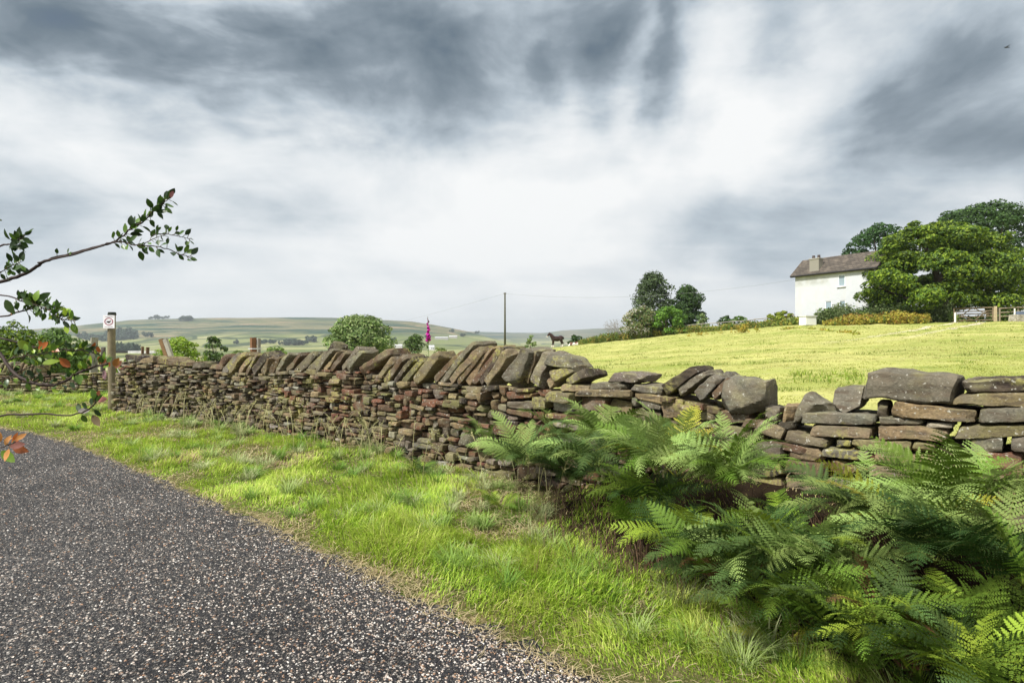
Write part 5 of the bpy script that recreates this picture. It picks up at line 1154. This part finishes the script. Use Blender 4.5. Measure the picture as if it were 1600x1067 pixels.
horse(897, 80.8, 'brown and white patched horse grazing, half hidden by the crest of the field', R(12), True, (.13, .06, .035), True, -.62, .85)

# ---------------------------------------------------------------- overhanging shrub (close, at the left)
def shrub():
    rg = np.random.default_rng(12); D = 1.95; tx, ty = -2.35, 2.15; e = empty('overhanging_shrub', (tx, ty, hz(tx, ty))); tag(e, 'dark twigged shrub reaching in from the left edge with green and orange red leaves', 'shrub'); el = np.array(e.location)
    t = np.linspace(0, 1, 8); trunk = np.stack([tx+.05*np.sin(t*4), ty+0*t, el[2]-.05+t*2.15], 1)-el; MB().tube(trunk, .03-.016*t, 8).build('trunk', M_TWIG, e, True)
    GRN = np.array([(.028, .065, .012), (.045, .095, .015), (.085, .16, .02), (.02, .045, .01)]); RED = np.array([(.42, .12, .03), (.45, .20, .05), (.32, .06, .04)]); LIM = np.array([(.25, .36, .03), (.18, .30, .03)])
    def W_(px, py, Y): return np.array(at(px, py, Y))-el
    def leaf(mb, p, d, L, c, cup=.25, nrm=None):
        d = d/np.linalg.norm(d); nn = rg.normal(size=3)+np.array([0, -.9, .5]) if nrm is None else nrm; s = np.cross(d, nn); s /= np.linalg.norm(s); u = np.cross(s, d); ts = np.array([0, .12, .35, .62, .85, 1.0]); w = np.array([.02, .16, .27, .25, .13, .01])*L; be = rg.uniform(-.25, .35)
        ctr = p+d*(ts*L)[:, None]-u*(be*L*ts**2)[:, None]; V = np.stack([ctr-s*w[:, None]+u*(w*cup)[:, None], ctr, ctr+s*w[:, None]+u*(w*cup)[:, None]], 1).reshape(-1, 3); i = np.arange(5)[:, None]*3; Q = np.vstack([np.concatenate([i, i+1, i+4, i+3], 1), np.concatenate([i+1, i+2, i+5, i+4], 1)]); mb.add(V, Q=Q, col=np.array(c)*rg.uniform(.75, 1.25))
    def branch(segs, leaves, extra=()):
        mb = MB(); lf = MB(); paths = []
        for pts, r0, Y0, Y1 in segs:
            P = np.array(pts, float); Yv = np.linspace(Y0, Y1, len(P)); Wp = np.array([W_(a, b, y) for (a, b), y in zip(P, Yv)]); C = catmull(Wp, 6) if len(Wp) > 2 else Wp; C = C+rg.normal(size=C.shape)*.0012
            paths.append(C); mb.tube(C, np.linspace(r0, r0*.4, len(C)), 6)
        b = mb.build('branch', M_TWIG, e, True)
        for k, n, f0, pal, L in leaves:
            C = paths[k]
            for i in range(n):
                f = f0+(1-f0)*(i+rg.random())/n; j = min(int(f*(len(C)-1)), len(C)-2); T = C[j+1]-C[j]; T /= np.linalg.norm(T); side = np.array([rg.normal()*.3, rg.normal()*.6, rg.choice([-1, 1], p=[.4, .6])*rg.uniform(.4, 1.1)]); d = T*rg.uniform(.2, .9)+side
                d /= np.linalg.norm(d); p0 = C[j]; p1 = p0+d*rg.uniform(.006, .018); lf.tube([p0, p1], .0011, 3, (.12, .10, .03), False); leaf(lf, p1, d+rg.normal(size=3)*.2, L*rg.uniform(.65, 1.15), pal[rg.integers(len(pal))])
        for (px, py, dx, dy, L, c) in extra:
            Y = D+rg.normal()*.02; p = W_(px, py, Y); d = np.array([dx, rg.normal()*.25, -dy]); leaf(lf, p, d, .8*L/F*Y, np.array(c)*.8, .2, np.array([.15, -1, .35])+rg.normal(size=3)*.25)
        lf.build('leaves', M_FLEAF, b, True)
    o0 = lambda z: (-330, z)
    branch([([(-265, 505), (-80, 460), (0, 440), (45, 424), (70, 408), (110, 396), (150, 386), (182, 376)], .0075, 2.12, 1.95), ([(60, 410), (95, 402), (140, 390), (182, 378), (210, 382), (250, 386), (280, 396), (299, 401)], .0032, 1.95, 1.9), ([(180, 377), (205, 358), (225, 345), (240, 330), (254, 318), (266, 308)], .0030, 1.95, 1.97), ([(236, 368), (258, 365), (285, 370), (302, 374)], .0018, 1.92, 1.9), ([(222, 384), (240, 372), (262, 366)], .0016, 1.92, 1.92)],
           [(2, 52, .02, GRN, .034), (1, 24, .45, GRN, .029), (3, 16, .1, GRN, .027), (0, 3, .55, GRN, .026), (4, 10, .2, GRN, .027)], [(218, 392, .15, 1, 20, GRN[1]), (267, 309, .2, -1, 16, RED[2]*.5), (108, 398, .6, -.4, 10, GRN[2])])
    branch([([(-265, 470), (-60, 400), (0, 384), (22, 380), (36, 370)], .0045, 2.12, 1.95), ([(-20, 420), (0, 424), (20, 414), (34, 408)], .002, 2., 1.96)], [(0, 30, .7, GRN, .033), (1, 30, .2, GRN, .031)], [(3, 345, -1, -.4, 12, GRN[3]), (36, 408, .1, -1, 15, GRN[0]), (22, 385, 1, .1, 22, GRN[0]), (20, 420, 1, -.15, 24, GRN[1])])
    branch([([(-265, 540), (-80, 470), (0, 461), (35, 470), (60, 477)], .004, 2.12, 1.93), ([(-90, 500), (0, 494), (30, 486), (60, 481), (82, 484), (95, 494)], .0035, 2.05, 1.9), ([(78, 482), (90, 495), (105, 500), (120, 500)], .002, 1.9, 1.88)],
           [(1, 44, .4, GRN, .032), (2, 26, .1, np.vstack([GRN, LIM]), .028), (0, 22, .7, GRN, .032)], [(55, 470, .2, -1, 22, LIM[1]), (60, 468, .8, -.6, 24, GRN[1]), (64, 474, .9, .1, 22, GRN[2]), (36, 466, .9, .5, 26, GRN[2]), (50, 466, -1, -.4, 24, GRN[0]), (70, 480, .9, .2, 16, RED[1]), (18, 492, .3, -.7, 12, RED[1]), (8, 468, .6, .9, 34, GRN[1]), (85, 483, 1, -.3, 20, LIM[1]), (98, 492, 1, -.3, 26, LIM[1]), (112, 505, .3, .9, 22, LIM[1])])
    branch([([(-265, 600), (-80, 500), (-30, 525), (0, 552), (20, 580), (48, 597), (80, 601), (108, 592), (122, 582), (150, 572), (168, 568)], .0075, 2.12, 1.82), ([(10, 562), (35, 556), (60, 553), (90, 549)], .0018, 1.95, 1.88)],
           [(0, 40, .45, np.vstack([GRN, LIM]), .029), (1, 26, .1, np.vstack([LIM, GRN]), .030)],
           [(110, 573, -1, -1.0, 26, RED[0]), (172, 572, -1, -.9, 28, RED[0]), (178, 572, .8, -.9, 24, RED[1]), (180, 574, .9, -.6, 22, (.40, .16, .10)), (162, 578, .5, .9, 22, (.40, .22, .24)), (118, 583, .5, .8, 26, GRN[2]), (132, 588, -.8, .4, 20, GRN[1]), (66, 568, 1, -.3, 28, LIM[0]), (28, 532, 1, .9, 30, LIM[0]), (60, 545, .6, -.5, 22, RED[0]), (80, 545, 1, .2, 20, RED[0]), (14, 560, .7, -.8, 26, LIM[1]), (140, 575, -.1, -1, 18, (.3, .2, .1)), (2, 575, -.5, .7, 22, LIM[0])])
    branch([([(-265, 560), (-90, 520), (0, 528), (45, 540), (90, 545), (130, 547), (160, 556)], .0042, 2.15, 1.95), ([(-60, 600), (0, 592), (40, 575), (75, 572)], .003, 2.1, 1.98)], [(0, 62, .45, np.vstack([GRN, GRN, LIM, RED[:1]]), .029), (1, 30, .2, np.vstack([GRN, LIM]), .029)])
    branch([([(-265, 640), (-90, 655), (0, 649), (60, 646), (112, 648), (140, 638), (150, 627)], .0045, 2.12, 1.8)], [(0, 8, .82, GRN, .034)], [(150, 627, .15, -1, 22, RED[0]), (152, 624, 1, -.1, 22, (.42, .16, .14)), (124, 642, -.4, -.8, 18, GRN[1]), (140, 640, -1, .1, 22, (.3, .27, .25)), (128, 648, .2, .8, 18, GRN[2]), (144, 648, .6, .9, 26, (.22, .16, .08))])
    branch([([(-265, 700), (-60, 705), (0, 698), (24, 690)], .004, 2.12, 1.75)], [(0, 5, .8, RED, .034)], [(8, 695, .4, -.8, 22, RED[1]), (18, 694, 1, -.7, 32, RED[0]), (20, 698, 1, .3, 30, RED[0]*.8), (0, 690, -.1, -1, 26, RED[1]), (2, 704, .9, .8, 34, LIM[1]), (14, 696, 1, -.1, 28, (.35, .15, .12))])
shrub()
# bird
x, y, z = at(1573, 74, 60); e = empty('bird', (x, y, z)); tag(e, 'small dark bird flying high at the top right of the sky', 'bird')
skin([(0, 0, 0), (-.14, 0, .02), (-.24, 0, .03), (.18, 0, 0), (.30, 0, .0), (-.02, .16, .07), (.06, .38, .10), (-.02, -.16, .07), (.06, -.38, .10)], [(0, 1), (1, 2), (0, 3), (3, 4), (0, 5), (5, 6), (0, 7), (7, 8)], [.06, .045, .015, .04, .05, .045, .012, .045, .012], 'body', M_COAT, e, lambda co: np.tile([.03, .03, .035], (len(co), 1)), 1)
# ---------------------------------------------------------------- the air of the valley
hb = MB().box((0, 2600, 115), (16000, 9800, 290), col=(1, 1, 1)).build('haze', None); hb['kind'] = 'stuff'
hm = bpy.data.materials.new('haze_air'); hm.use_nodes = True; N = NL(hm.node_tree)
vol = N('ShaderNodeVolumePrincipled'); vol.inputs['Color'].default_value = (.80, .88, .95, 1); vol.inputs['Density'].default_value = .00016; vol.inputs['Anisotropy'].default_value = .2
ho = N('ShaderNodeOutputMaterial'); hm.node_tree.links.new(vol.outputs[0], ho.inputs['Volume']); hb.data.materials.append(hm)
